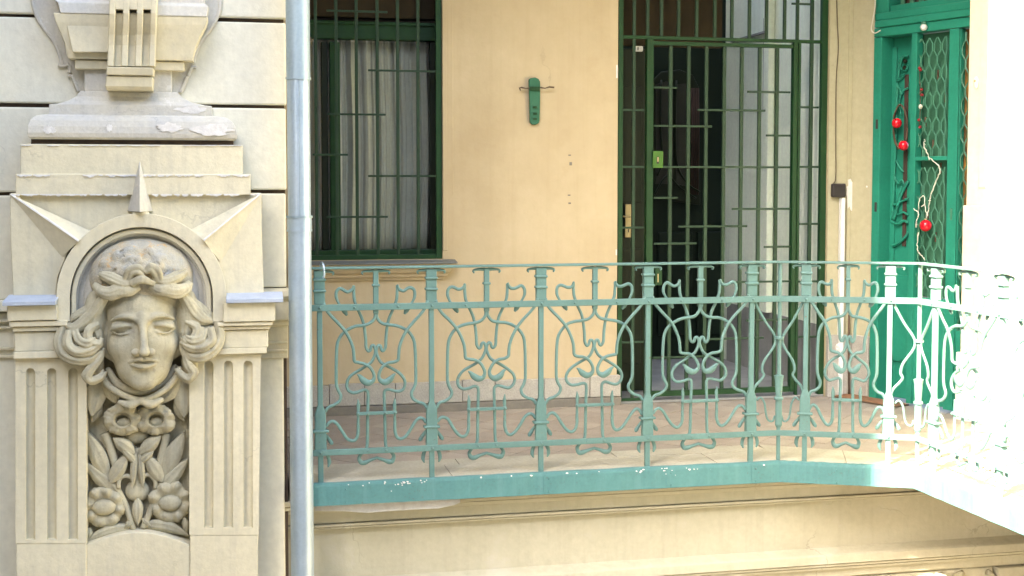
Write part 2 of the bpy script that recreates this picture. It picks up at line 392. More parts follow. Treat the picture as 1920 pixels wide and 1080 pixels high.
# ------------------------------------------------------------------ gallery back wall with its openings
def holed(mb, xs, zs, holes, Y, depth):
    for i in range(len(xs) - 1):
        for j in range(len(zs) - 1):
            xc, zc = (xs[i] + xs[i + 1]) / 2, (zs[j] + zs[j + 1]) / 2
            if any(h[0] < xc < h[1] and h[2] < zc < h[3] for h in holes): continue
            mb.add([(xs[i], Y, zs[j]), (xs[i + 1], Y, zs[j]), (xs[i + 1], Y, zs[j + 1]), (xs[i], Y, zs[j + 1])], [(0, 1, 2, 3)])
    for x0, x1, z0, z1 in holes:
        mb.add([(x0, Y, z0), (x1, Y, z0), (x1, Y, z1), (x0, Y, z1), (x0, Y + depth, z0), (x1, Y + depth, z0), (x1, Y + depth, z1), (x0, Y + depth, z1)],
               [(0, 4, 5, 1), (1, 5, 6, 2), (2, 6, 7, 3), (3, 7, 4, 0)])
    return mb
WX0, WX1, WZ0 = .42, onY(829, 200, YB)[0], onY(700, 487, YB)[2]
GX0, GX1 = onY(1158, 300, YB)[0], onY(1548, 300, YB)[0]
GX1 += .012
WXE = DO.x - DC * .22
gw = thing('gallery_wall', 'ochre yellow plaster wall behind the railing with window and gate openings', 'wall', (1.9, YB, 0))
holed(MB(), [X_EDGE - .1, WX0, WX1, GX0, GX1, WXE + .03], [-.1, 0.0, WZ0, 2.75, 3.05, 6.5], [(WX0, WX1, WZ0, 2.75), (GX0, GX1, 0.0, 3.05)], YB, .30).build('plaster_face', M['wall'], gw, fix=False)
B('window_surround', M['wall'], gw, onY(829.5, 200, YB)[0], onY(838, 200, YB)[0], YB - .006, YB + .01, onY(840, 470, YB)[2], 2.9, bevel=.003)
xa, za = onY(838, 378, YB)[0], onY(838, 378, YB)[2]; xb, zb = onY(850, 360, YB)[0], onY(850, 360, YB)[2]
MB().prism([(xa, YB - .004, za), (xb, YB - .004, zb), (xb, YB - .004, 2.9), (xa, YB - .004, 2.9)], (0, .01, 0)).build('window_surround', M['wall'], gw, bevel=.003)
# granite plinth stones
zt = onY(900, 712, YB)[2]
jx = [X_EDGE + .02] + [onY(p, 735, YB - .03)[0] for p in (617, 683, 741, 867, 928, 1020, 1106, 1164)]
for a, b in zip(jx[:-1], jx[1:]):
    B('plinth_stone', M['plinth'], gw, a + .0015, b - .0015, YB - .032 + random.uniform(-.002, .002), YB + .02, .055, zt + random.uniform(-.006, .004), bevel=.004)
B('plinth_foot', M['plinth_dark'], gw, X_EDGE + .02, jx[-1], YB - .045, YB + .02, -.003, .052, bevel=.006)
# wall hole marks
for px, py, hh_ in ((1068, 291, .004), (1070, 307, .010), (1067, 366, .004), (1068, 381, .005)):
    x, y, z = onY(px, py, YB); B('wall_scar', M['plinth_dark'], gw, x - .008, x + .008, YB - .002, YB + .01, z - hh_, z + hh_)
B('wall_scar', M['flake'], gw, GX0 - .012, GX0 - .002, YB - .003, YB + .01, 2.02, 2.10)
B('wall_scar', M['flake'], gw, GX0 - .010, GX0 - .002, YB - .003, YB + .01, .93, .965)
# pier between gate and door
pr = thing('corner_pier', 'pale yellow plaster pier between the barred gate and the emerald door', 'wall', (WXE, YB, 0))
MB().prism([(GX1 + .001, YB - .012, .0), (WXE, YB - .012, 0), (DO.x - DC * .012, DO.y + DS * .012, 0), (DO.x + .2, DO.y + .3, 0), (GX1 + .001, YB + .3, 0)], (0, 0, 6.4)).build('plaster_face', M['pier'], pr)
x1_ = onY(1586, 300, YB)[0]
B('plaster_band', M['pier'], pr, x1_, WXE - .004, YB - .018, YB - .0115, .62, 6.0, bevel=.003)
B('plinth_stone', M['plinth'], pr, GX1 + .002, WXE + .006, YB - .04, YB, -.002, .40, bevel=.006)
q0, q1 = DW(-.17, .02, 0), DW(-.01, .02, 0)
MB().prism([q0, q1, DW(-.01, -.01, 0), DW(-.17, -.01, 0)], (0, 0, .40)).build('plinth_stone', M['plinth'], pr, bevel=.006)
# patch of fresh plaster, ragged outline
x, y, z = onY(1597, 364, YB - .012); pts = []
for k in range(26):
    a = 2 * math.pi * k / 26; r = random.uniform(.75, 1.1)
    pts.append((x - .008 + .036 * r * math.cos(a), YB - .0215, z + .105 * r * math.sin(a)))
MB().prism(pts, (0, .008, 0)).build('plaster_patch', M['flake'], pr)
for px, py, rr in ((1616, 357, .010), (1626, 350, .008), (1619, 374, .009)):
    q = on_plane(px, py, DO + DN * .001, DN); MB().ball(q, rr, 8, 6).build('plaster_patch', M['flake'], pr, smooth=True)

# ------------------------------------------------------------------ downward light catchers: the passage behind the gate
PX = GX1 - .005; PE = 9.35; PL = GX0 - .02
pw = thing('passage_wall', 'white limewashed passage wall with a grey base seen through the gate', 'wall', (PX, 8.5, 0))
B('plaster_face', M['white_in'], pw, PX, PX + .2, YB + .302, PE, .0, 3.3)
B('reveal_lining', M['white_in'], pw, PX - .012, GX1 + .0005, YB + .045, YB + .300, .46, 3.045)
B('plinth', M['grey_in'], pw, PX - .014, GX1 - .0005, YB + .045, YB + .300, .0, .459)
B('plinth', M['grey_in'], pw, PX - .012, PX - .001, YB + .31, PE - .1, .0, .46, bevel=.004)
B('door_jamb', M['white_in'], pw, PX - .05, PX - .002, 8.42, 8.50, .46, 3.1, bevel=.008)
B('crack', M['grey_in'], pw, PX - .003, PX, 8.62, 8.624, 1.9, 2.55)
B('ledge', M['grey_in'], pw, PX - .02, PX - .001, 8.52, 9.2, 2.44, 2.455)
ew = thing('passage_end', 'panelled passage end behind the gate, interior shade painted as near-black green', 'door', ((PL + PX) / 2, PE, 0))  # its darkness is painted in, so it stays dark under skylight
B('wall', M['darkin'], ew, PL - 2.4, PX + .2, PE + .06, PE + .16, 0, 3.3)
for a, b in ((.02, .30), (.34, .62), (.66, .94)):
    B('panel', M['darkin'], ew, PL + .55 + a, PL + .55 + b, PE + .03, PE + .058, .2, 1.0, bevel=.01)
ps = thing('passage_bounce_wall', 'unseen pale wall left of the passage, added to bounce light onto the white wall', 'wall', (PL, 8.5, 0))
B('plaster_face', M['white_in'], ps, PL - 2.42, PL - 2.38, YB + .302, PE, 0, 3.3)  # out of view; set wide and white to bounce light into the passage
pf = MB().box(PL - 2.4, PX, YB, PE + .1, -.02, .012).build('passage_floor', M['grey_in'], kind='structure')
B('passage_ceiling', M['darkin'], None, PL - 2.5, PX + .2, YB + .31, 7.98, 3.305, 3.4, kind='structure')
# inner window deep in the passage
iw = thing('inner_window', 'dim arched inner window with curling ironwork deep in the dark passage', 'window', onY(1268, 380, PE))
def IP(px, py, d=.0): return onY(px, py, PE - d)
def ipoly(pts, d0, d1):
    return MB().prism([IP(px, py, d1) for px, py in pts], (0, d1 - d0, 0))
ipoly([(1224, 150), (1240, 134), (1275, 130), (1300, 140), (1312, 165), (1314, 385), (1224, 372)], 0, .02).build('frame', M['darkdoor'], iw, bevel=.01)
ipoly([(1230, 158), (1250, 152), (1262, 158), (1262, 345), (1230, 345)], .021, .03).build('pane', M['duskpane'], iw)
ipoly([(1268, 158), (1290, 156), (1292, 350), (1268, 345)], .021, .03).build('pane', M['duskpane'], iw)
for k in range(4):
    MB().tube([IP(1297 + 4 * k, 165, .03), IP(1298 + 4 * k, 260, .034), IP(1296 + 4 * k, 365, .03)], .007, 6).build('curtain_fold', M['rose'], iw, smooth=True)
for pts in ([(1240, 150), (1238, 230), (1242, 300), (1232, 330)], [(1268, 150), (1266, 250), (1270, 310), (1290, 345), (1312, 360)], [(1228, 365), (1250, 330), (1275, 352), (1305, 372)]):
    MB().tube(smooth_pts([IP(px, py, .05) for px, py in pts], 5), .008, 6).build('iron_scroll', M['darkdoor'], iw, smooth=True)

# ------------------------------------------------------------------ dark wooden door leaf behind the gate
dd = thing('entrance_door', 'dark wooden entrance door with a brass handle plate left behind the gate', 'door', onY(1188, 740, 7.95))
xL = PL - .25; xR = onY(1213, 400, 7.95)[0]
B('leaf', M['darkdoor'], dd, xL, xR, 7.95, 7.99, .02, 2.24, bevel=.006)
B('transom', M['brownbox'], dd, xL, onY(1356, 50, 7.95)[0], 7.96, 8.02, 2.26, 3.29, bevel=.006)
for z0_, z1_ in ((.2, .95), (1.25, 2.0)): B('panel', M['darkdoor'], dd, xL + .22, xR - .04, 7.94, 7.9495, z0_, z1_, bevel=.004)
def Q(px, py): return onY(px, py, 7.935)
a, b = Q(1172, 383), Q(1183, 445)
pl_ = B('handle_plate', M['brass'], dd, a[0], b[0], 7.930, 7.939, b[2], a[2], bevel=.003)
h0 = Q(1178, 406)
MB().tube([(h0[0], 7.93, h0[2]), (h0[0], 7.89, h0[2]), (h0[0] - .05, 7.885, h0[2] + .002)], .006, 8).build('handle', M['brass'], pl_, smooth=True)
kx = Q(1178, 432); B('keyhole', M['black'], pl_, kx[0] - .003, kx[0] + .003, 7.928, 7.9298, kx[2] - .012, kx[2] + .008)
a, b = Q(1190, 86), Q(1205, 97)
rl = B('rim_lock', M['whitepl'], dd, a[0], b[0], 7.925, 7.9395, b[2], a[2], bevel=.008)
B('keyhole', M['black'], rl, a[0] + .016, a[0] + .022, 7.923, 7.9248, b[2] + .008, a[2] - .008)

# ------------------------------------------------------------------ window, curtain, grille
YW = YB + .13
wn = thing('gallery_window', 'green framed window with sheer curtain and grey sill left of the bracket', 'window', ((WX0 + WX1) / 2, YW, WZ0))
def wbox(name, m, px0, px1, py0, py1, y0, y1, **k):
    a, b = onY(px0, py0, y0), onY(px1, py1, y0); return B(name, m, wn, min(a[0], b[0]), max(a[0], b[0]), y0, y1, min(a[2], b[2]), max(a[2], b[2]), **k)
wbox('bottom_rail', M['gate'], 570, 822, 470, 490, YW - .02, YW + .05, bevel=.004)
wbox('mullion', M['gate'], 618, 640, 78, 469, YW - .02, YW + .05, bevel=.005)
wbox('mullion', M['darkdoor'], 602, 617, 78, 469, YW, YW + .05, bevel=.005)
wbox('stile', M['darkdoor'], 806, 834, 78, 469, YW - .01, YW + .05, bevel=.004)  # dark strip; shade of the gap beside the pane put into its colour
tb = wbox('transom_bar', M['gate'], 570, 834, 38, 77, YW - .03, YW + .05, bevel=.005)
MB().box(WX0, WX1, YW - .045, YW - .031, onY(700, 48, YW)[2], onY(700, 42, YW)[2]).build('drip_mould', M['gate'], tb, bevel=.003)
wbox('shutter_box', M['brownbox'], 570, 834, -60, 37, YW - .01, YW + .08, bevel=.004)
wbox('pane', M['glass'], 641, 805, 78.5, 468.5, YW + .02, YW + .024)
wbox('pane', M['glass'], 570, 601, 78.5, 468.5, YW + .02, YW + .024)
# sill with moulded apron
sx1 = onY(858, 490, YB - .08)[0]; sz = onY(800, 485, YB)[2]
MB().prism([(WX0 - .1, YB + .12, sz + .012), (WX0 - .1, YB - .09, sz - .018), (WX0 - .1, YB - .09, sz - .026), (WX0 - .1, YB + .12, sz - .03)], (sx1 - WX0 + .1, 0, 0)).build('sill', M['sill'], wn, bevel=.003)
prof = [(-.027, .075), (-.050, .075), (-.050, .066), (-.066, .060), (-.082, .050), (-.085, .038), (-.105, .034), (-.107, .020), (-.125, .016), (-.127, 0)]
rings = [[(WX0 - .1, YB + .01, sz + z), (WX0 - .1, YB - d, sz + z), (sx1 - .09 + d, YB - d, sz + z), (sx1 - .09 + d, YB + .01, sz + z)] for z, d in prof]
MB().loft(rings).build('apron_moulding', M['wall'], wn, bevel=.002)
# curtain behind the glass
cu = MB(); n = 160; x0c, x1c = WX0, onY(800, 300, YW + .12)[0]
def fold(x): return .022 * math.sin(x * 62 + .8 * math.sin(x * 17)) + .012 * math.sin(x * 141 + 1.3) + .006 * math.sin(x * 333)
rows = []
for z in np.linspace(onY(700, 478, YW)[2], onY(700, 70, YW)[2], 9):
    rows.append([(x0c + (x1c - x0c) * i / n + .006 * math.sin(z * 5), YW + .066 + fold(x0c + (x1c - x0c) * i / n) * (.45 + .08 * z), z) for i in range(n + 1)])
cu.loft(rows, caps=False, closed=False)
co = cu.build('curtain', M['curtain'], None, smooth=True, fix=False, label='sheer pale grey curtain hanging in folds behind the barred window', cat='curtain')
so = co.modifiers.new('thick', 'SOLIDIFY'); so.thickness = .003
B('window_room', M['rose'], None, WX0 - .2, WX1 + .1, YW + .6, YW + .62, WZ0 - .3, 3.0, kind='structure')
gr = thing('window_grille', 'dark green iron window grille with staggered short crossbars', 'grille', ((WX0 + WX1) / 2, YB, WZ0))
YG = YB + .015
def gp(px, py, Y=YG): return onY(px, py, Y)
zlo, zhi = onY(700, 487, YG)[2], 2.74
for i, p in enumerate((593, 631, 669, 708, 746, 784)):
    x = gp(p, 250)[0]; B('bar', M['bargreen'], gr, x - .0095, x + .0095, YG - .005, YG + .005, zlo, zhi, bevel=.002)
xr0, xr1 = gp(817, 250)[0], gp(828, 250)[0]
B('side_post', M['gate'], gr, xr0, xr1, YG - .012, YG + .012, zlo, zhi, bevel=.002)
B('bottom_bar', M['gate'], gr, WX0, xr0, YG - .008, YG + .02, zlo, zlo + .03, bevel=.002)
for p0, p1, y in ((690, 817, 132), (613, 723, 214), (586, 652, 290), (690, 817, 330), (612, 727, 407), (612, 726, 20)):
    a, b = gp(p0, y), gp(p1, y); B('crossbar', M['bargreen'], gr, a[0], b[0], YG - .0115, YG - .0055, a[2] - .006, a[2] + .006, bevel=.0015)

# ------------------------------------------------------------------ security gate
gt = thing('security_gate', 'tall dark green barred gate with a small lock box across the doorway', 'gate', ((GX0 + GX1) / 2, YB, 0))
YG = YB + .03
def gx(px, py=400): return onY(px, py, YG)[0]
def gz(px, py): return onY(px, py, YG)[2]
zr_ = gz(1350, 74); zb_ = .035; ZT = 3.04
def vbar(px, z0, z1, wpx=8, m='bargreen', name='bar', py=400, d=.009):
    x = gx(px, py); h = wpx * .00325 / 2; B(name, M[m], gt, x - h, x + h, YG - d, YG + d, z0, z1, bevel=.002)
vbar(1161.5, 0.012, ZT, 9, 'gate', 'frame_post', d=.018); vbar(1541, 0.012, ZT, 13, 'gate', 'frame_post', d=.018)
B('head_rail', M['gate'], gt, gx(1166), gx(1534), YG - .014, YG + .014, zr_ - .010, zr_ + .010, bevel=.002)
zleaf = gz(1350, 84)
B('leaf_top_rail', M['gate'], gt, gx(1222), gx(1482), YG - .02, YG + .012, zleaf - .012, zleaf + .010, bevel=.002)
vbar(1216, zb_, zr_ - .011, 13, 'gate', 'leaf_stile', d=.022); vbar(1486.5, zb_, zr_ - .011, 9, 'gate', 'leaf_stile', d=.022)
vbar(1495, 0.012, zr_ - .011, 5, 'gate', 'frame_post', d=.014)
B('leaf_bottom_rail', M['gate'], gt, gx(1222), gx(1482), YG - .018, YG + .012, zb_, zb_ + .035, bevel=.002)
B('bottom_rail', M['gate'], gt, gx(1166), gx(1209), YG - .010, YG + .010, .012, .03, bevel=.002)
for p in (1255.5, 1289, 1322, 1355.5, 1388, 1421.5, 1454): vbar(p, zb_ + .036, zleaf - .013, 7)
vbar(1187, .031, ZT, 6); vbar(1518, .012, ZT, 7)
for p in (1214, 1240, 1272, 1306, 1340, 1372, 1405, 1437, 1471, 1495): vbar(p, zr_ + .0105, ZT, 6, py=40)
for p0, p1, y in ((1226, 1270, 164), (1166, 1208, 206), (1308, 1435, 206), (1226, 1335, 236), (1401, 1482, 172), (1497, 1535, 201), (1436, 1482, 254), (1166, 1208, 313), (1224, 1482, 313), (1497, 1535, 313),
                  (1226, 1270, 371), (1372, 1482, 392), (1272, 1401, 425), (1497, 1535, 420), (1166, 1208, 427), (1226, 1306, 457), (1432, 1482, 463), (1380, 1482, 529), (1398, 1476, 601), (1326, 1432, 636), (1166, 1208, 642), (1224, 1318, 671), (1497, 1535, 632), (1497, 1535, 528), (1224, 1300, 560), (1484, 1522, 7)):
    a, b = onY(p0, y, YG - .013), onY(p1, y, YG - .013)
    B('crossbar', M['bargreen'], gt, a[0], b[0], YG - .0165, YG - .0095, a[2] - .0065, a[2] + .0065, bevel=.0015)
a, b = onY(1224, 283, YG - .03), onY(1243, 315, YG - .03)
lb = B('lock_box', M['lime'], gt, a[0], b[0], YG - .034, YG + .01, b[2], a[2], bevel=.003)
c0 = ((a[0] + b[0]) / 2 - .002, YG - .035, (a[2] + b[2]) / 2)
B('keyhole', M['black'], lb, c0[0] - .007, c0[0] + .007, c0[1] - .001, c0[1] + .0005, c0[2] - .027, c0[2] + .018)
B('cylinder', M['brass'], lb, c0[0] - .004, c0[0] + .004, c0[1] - .003, c0[1] - .0012, c0[2] - .014, c0[2] + .014)
a, b = onY(1228, 500, YG - .03), onY(1241, 535, YG - .03)
lb2 = B('lock_box', M['gate'], gt, a[0], b[0], YG - .034, YG + .01, b[2], a[2], bevel=.003)
B('keyhole', M['brass'], lb2, a[0] + .016, a[0] + .022, YG - .036, YG - .0345, b[2] + .02, a[2] - .045)

# ------------------------------------------------------------------ small things on the wall
wb = thing('wall_bracket', 'green iron bracket with two twisted prongs on the yellow wall', 'bracket', onY(1003, 190, YB))
def bp_(px, py, d): return onY(px, py, YB - d)
pts = [(992, 150), (995, 146.5), (1004, 145), (1010, 148), (1013, 153), (1013, 188), (1012, 226), (1010, 231), (1004, 234), (997, 233), (994, 229), (993, 190)]
MB().prism([bp_(px, py, .022) for px, py in pts], (0, .021, 0)).build('plate', M['backmesh'], wb, bevel=.004)
for pts in ([(992, 165), (986, 166), (978, 164), (974, 165), (976, 170)], [(1013, 164), (1022, 165.5), (1030, 163), (1039, 164)]):
    MB().tube([bp_(px, py, .03) for px, py in pts], [.005, .004, .006, .006, .003][:len(pts)], 6).build('prong', M['twig'], wb, smooth=True)
a = bp_(1003, 166, .03); MB().box(a[0] - .03, a[0] + .03, YB - .034, YB - .0225, a[2] - .012, a[2] + .012).build('clamp', M['gate'], wb, bevel=.003)
for py in (201, 213, 223):
    a = bp_(1003, py, .024); MB().box(a[0] - .012, a[0] + .012, YB - .03, YB - .0225, a[2] - .006, a[2] + .006).build('rivet', M['gate'], wb, bevel=.003)

YP = YB - .019
a, b = onY(1557, 344, YP), onY(1582, 370, YP)
jb = thing('junction_box', 'small dark square junction box on the pale pier', 'electrical box', ((a[0] + b[0]) / 2, YP, b[2]))
B('lid', M['black'], jb, a[0], b[0], YP - .035, YP + .001, b[2], a[2], bevel=.010)
c_ = MB().tube(smooth_pts([onY(px, py, YP - .004) for px, py in ((1568, -40), (1570, 40), (1572, 90), (1568, 150), (1567, 250), (1567, 330), (1563, 344))], 5), .0032, 6)
c_.build('hanging_cable', M['cable'], None, smooth=True, label='thin brown cable running down the pier to the dark junction box', cat='cable')
a, b = onY(1573, 371, YP), onY(1582, 748, YP)
cd = thing('cable_duct', 'white plastic cable duct running down the pier below the junction box', 'cable duct', (a[0], YP, 0))
B('duct', M['whitepl'], cd, a[0], a[0] + .028, YP - .036, YP + .001, .006, a[2], bevel=.003)
B('cover_strip', M['whitepl'], cd, a[0] + .004, a[0] + .024, YP - .039, YP - .0362, .006, a[2] - .002, bevel=.001)
# torn plaster knob and pipe at the pier's foot
a = onY(1580, 648, YP); fl = MB()
fl.ball((a[0] - .03, YP - .018, a[2]), .026, 10, 7, (1.2, .6, .8)); fl.ball((a[0] - .005, YP - .02, a[2] - .022), .02, 8, 6, (1.3, .6, .6)); fl.ball((a[0] - .045, YP - .015, a[2] - .02), .015, 8, 6)
fl.build('plaster_lump', M['flake'], None, smooth=True, label='lump of white filler plaster round the cable duct low on the pier', cat='plaster')
MB().tube([onY(1592, 590, YP - .034), onY(1591, 640, YP - .036), onY(1592, 745, YP - .034)], .007, 8).build('rusty_pipe', M['twig'], None, smooth=True, label='thin rusty pipe standing beside the white cable duct', cat='pipe')
dm = thing('doormat', 'orange brown doormat on the tiles before the emerald door', 'doormat', DW(.05, .12, .006))
MB().prism([DW(-.16, .02, .004), DW(.30, .02, .004), DW(.30, .15, .004), DW(-.16, .15, .004)], (0, 0, .014)).build('pile', M['mat_'], dm, bevel=.006)
MB().prism([DW(-.17, .01, .0035), DW(.31, .01, .0035), DW(.31, .16, .0035), DW(-.17, .16, .0035)], (0, 0, .008)).build('border', M['twig'], dm, bevel=.002)

# ------------------------------------------------------------------ emerald door
ed = thing('emerald_door', 'emerald green double door with lattice grilles and a carved open leaf', 'door', DW(.2, 0, 0))
def dbox(name, m, px0, px1, z0, z1, d0, d1, parent=None, py=400, bevel=.003):
    s0, s1 = dS(px0, py, d1)[0], dS(px1, py, d1)[0]
    return MB().prism([DW(s0, d0, z0), DW(s1, d0, z0), DW(s1, d1, z0), DW(s0, d1, z0)], (0, 0, z1 - z0)).build(name, m, parent or ed, bevel=bevel)
zl = dS(1720, 61, .03)[1]
dbox('jamb', M['door'], 1634, 1648, .0, zl - .002, -.14, .03)
dbox('head', M['door'], 1634, 1850, zl, zl + .055, -.14, .035)
dbox('head_moulding', M['door'], 1634, 1850, zl + .056, zl + .10, -.05, .05, bevel=.008)
dbox('head_moulding', M['door'], 1634, 1850, zl + .101, zl + .15, -.05, .03, bevel=.008)
# open wooden leaf set back, with its carving
lf = dbox('leaf', M['door'], 1645, 1712, .02, zl - .002, -.13, -.09)
def dq(px, py, d): 
    s, z = dS(px, py, d); return DW(s, d, z)
dbox('stile', M['door'], 1649, 1660, .05, zl - .01, -.0895, -.06, lf); dbox('stile', M['door'], 1664, 1676, .05, zl - .06, -.0895, -.075, lf)
def drib(pts, r, m='door', name='carving', d=-.07, parent=None):
    return MB().tube(smooth_pts([dq(px, py, d) for px, py in pts], 5), r, 6).build(name, M[m], parent or lf, smooth=True)
drib([(1703, 105), (1693, 107), (1687, 125), (1684, 150)], .008); drib([(1682, 152), (1690, 146), (1696, 140)], .007); drib([(1703, 165), (1694, 170), (1690, 178)], .006)
drib([(1683, 155), (1681, 220), (1678, 300), (1675, 370), (1673, 410)], .008); drib([(1702, 340), (1690, 365), (1682, 390), (1676, 412)], .010); drib([(1674, 385), (1690, 378), (1703, 372)], .008)
drib([(1673, 462), (1686, 455), (1697, 445), (1703, 436)], .009); drib([(1690, 350), (1684, 372), (1680, 378)], .007)
drib([(1690, 108), (1684, 118), (1690, 128), (1699, 132), (1702, 122)], .006); drib([(1684, 160), (1689, 175), (1686, 195), (1690, 215)], .005); drib([(1677, 330), (1684, 345), (1691, 338), (1697, 350)], .006)
drib([(1676, 395), (1684, 402), (1694, 398), (1702, 404)], .007); drib([(1680, 300), (1687, 315), (1694, 322)], .006); drib([(1672, 415), (1683, 420), (1695, 414), (1703, 418)], .009)
for px, py in ((1697, 115), (1696, 127)): MB().ball(dq(px, py, -.07), .014, 8, 6).build('rosette', M['darkdoor'], lf, smooth=True)
s0 = dS(1696, 200, -.088)[0]; s1 = dS(1703, 200, -.088)[0]
MB().prism([DW(s0, -.089, .98), DW(s1, -.089, .98), DW(s1, -.085, .98), DW(s0, -.085, .98)], (0, 0, 1.07)).build('glass_slot', M['rose'], lf)
dbox('panel', M['door'], 1676, 1706, .25, .80, -.0895, -.072, lf, bevel=.01)
for py in (233, 388):
    zz = dS(1641, py, .03)[1]; dbox('hinge', M['black'], 1639, 1643, zz - .03, zz + .03, .030, .036)
# lattice leaf
dbox('grille_stile', M['door'], 1704, 1714, .02, zl - .002, -.03, .03); dbox('grille_stile', M['door'], 1774, 1792, .02, zl - .002, -.03, .03)
zt_ = dS(1745, 63, .03)[1]; zm_ = dS(1745, 297, .03)[1]; zk_ = dS(1745, 560, .03)[1]
dbox('grille_rail', M['door'], 1714.2, 1773.8, zm_ - .012, zm_ + .012, -.02, .028)
dbox('kick_panel', M['door'], 1714.2, 1773.8, .03, zk_, -.02, .02, bevel=.006)
for k in range(9): dbox('dried_sprig', M['twig'], 1716 + (k * 37) % 52, 1719 + (k * 37) % 52, zk_ + .2 + .14 * k, zk_ + .26 + .14 * k, -.049, -.040)
dbox('backing', M['backmesh'], 1714.2, 1773.8, zk_ + .001, zl - .004, -.06, -.05)
sa, sb = dS(1714, 300, 0)[0], dS(1774, 300, 0)[0]
def lattice(sa, sb, z0, z1, nx, parent, name):
    dx = (sb - sa) / nx; dz = dx * 3.4
    for c in range(nx + 1):
        z = z0; pts = []; k = 0
        ph = c % 2
        mb = MB(); pts = []
        sgn = 1 if c % 2 == 0 else -1
        while z < z1 + 1e-6:
            off = .36 * dx * sgn * (1 if (k % 4) in (0, 1) else -1)
            s_ = min(max(sa + c * dx + off, sa + .003), sb - .003)
            pts.append(DW(s_, .005 + .003 * sgn, z)); z += dz * (.55 if k % 2 == 0 else .45) * .8; k += 1
        mb.tube(pts, .0045, 5).build(name, M['meshwire'], parent)
lattice(sa, sb, zm_ + .012, zl - .004, 8, ed, 'lattice_wire'); lattice(sa, sb, zk_ + .001, zm_ - .012, 8, ed, 'lattice_wire')
dbox('lattice_pane', M['amber'], 1795, 1850, .5, zl - .004, -.05, -.04); dbox('grille_stile', M['door'], 1792.5, 1796, .02, zl - .002, -.03, .015)
s2 = dS(1796, 300, 0)[0]; lattice(s2, s2 + .12, .5, zl - .004, 4, ed, 'lattice_wire')
dbox('kick_panel', M['door'], 1796.5, 1850, .03, .499, -.03, .01)
zz = dS(1782, 400, .03)[1]; dbox('keyhole_plate', M['meshwire'], 1781, 1785, zz - .04, zz + .03, .030, .034)
# barred fanlight above the head
dbox('fanlight_backing', M['rose'], 1640, 1850, zl + .14, 3.0, -.11, -.10)
dbox('fanlight_frame', M['door'], 1636, 1660, zl + .151, 3.0, -.10, .02); dbox('fanlight_frame', M['door'], 1660.5, 1850, zl + .151, zl + .19, -.10, .0)
for i in range(11):
    p = 1671 + i * 17; dbox('fanlight_bar', M['meshwire'], p, p + 7, zl + .191, 3.0, -.06, -.045, py=20)
# bell lamp and cord
a = dq(1732, 50, .06); lm = thing('door_lamp', 'small pale glass lamp on the lintel above the emerald door', 'lamp', a)
MB().ball((a[0], a[1], a[2] - .004), .022, 12, 8, (1, 1, .9)).build('globe', M['whitepl'], lm, smooth=True)
MB().tube([(a[0], a[1], a[2] + .012), (a[0], a[1], a[2] + .03)], .014, 10).build('socket', M['meshwire'], lm, smooth=True)
MB().tube(smooth_pts([dq(px, py, .07) for px, py in ((1641, -30), (1641, 10), (1637, 35), (1634, 55), (1640, 62), (1651, 57))], 6), .0042, 7).build('electric_cord', M['wcable'], None, smooth=True, label='loose white cord hanging beside the top of the emerald door', cat='cord')
# wreath on the open leaf
a = dq(1688, 250, -.05)
wr = thing('twig_wreath', 'oval twig wreath with two red baubles on the open door leaf', 'wreath', a)
for j in range(3):
    pts = []
    for k in range(25):
        t = 2 * math.pi * k / 24
        pts.append(dq(1688 + 13 * math.cos(t) + random.uniform(-.8, .8), 238 + 41 * math.sin(t) + random.uniform(-1.5, 1.5), -.052 + .006 * j))
    MB().tube(pts, .005, 5).build('twig', M['twig'], wr, smooth=True)
for px, py in ((1681.5, 231), (1694, 273)):
    o_ = MB().ball(dq(px, py, -.02), .031, 16, 12).build('bauble', M['red'], wr, smooth=True)
    q = dq(px - 5, py - 2, -.015); MB().ball(q, .006, 8, 6).build('cap', M['brass'], o_, smooth=True)
# bead string on the lattice
bs = thing('bead_string', 'short string of dull red beads hung on the door lattice', 'garland', dq(1724, 190, .03))
MB().tube([dq(px, py, .022) for px, py in ((1724, 122), (1725, 160), (1726, 200), (1723, 242))], .002, 5).build('thread', M['twig'], bs)
for px, py in ((1724, 128), (1726, 131), (1728, 168), (1729, 178), (1723, 225), (1725, 238)): MB().ball(dq(px, py, .03), .010, 10, 7).build('bead', M['darkred'], bs, smooth=True)
a = dq(1726, 200, .032); MB().ball(a, .014, 8, 6, (1, .6, 1)).build('bow', M['wtwig'], bs, smooth=True)
# white branch with bauble
br = thing('white_branch', 'twisted white painted branch with one red bauble on the lattice', 'branch', dq(1738, 370, .05))
for pts, r in (([(1735, 262), (1733, 272), (1737, 285), (1743, 296), (1752, 303), (1760, 312), (1761, 325), (1754, 340), (1748, 360), (1744, 380), (1740, 400), (1738, 410)], .0036),
               ([(1731, 271), (1735, 270)], .003), ([(1742, 295), (1742, 301)], .003), ([(1738, 408), (1735, 390), (1732, 370), (1728, 368), (1723, 380), (1722, 395)], .0026),
               ([(1713, 392), (1722, 399), (1720, 412), (1717, 425)], .0035), ([(1726, 388), (1733, 384)], .003), ([(1722, 435), (1719, 455), (1722, 472), (1729, 480), (1735, 488)], .0032), ([(1745, 375), (1741, 377)], .003), ([(1716, 425), (1720, 420)], .003)):
    q_ = smooth_pts([dq(px + random.uniform(-1, 1), py + random.uniform(-1, 1), .045 + .010 * math.sin(px * 1.7)) for px, py in pts], 4); MB().tube([v + Vector((random.uniform(-.004, .004), 0, random.uniform(-.004, .004))) for v in q_], [r * random.uniform(.7, 1.25) for _ in q_], 6).build('twig', M['wtwig'], br, smooth=True)
o_ = MB().ball(dq(1735.5, 423, .05), .036, 18, 12).build('bauble', M['red'], br, smooth=True)
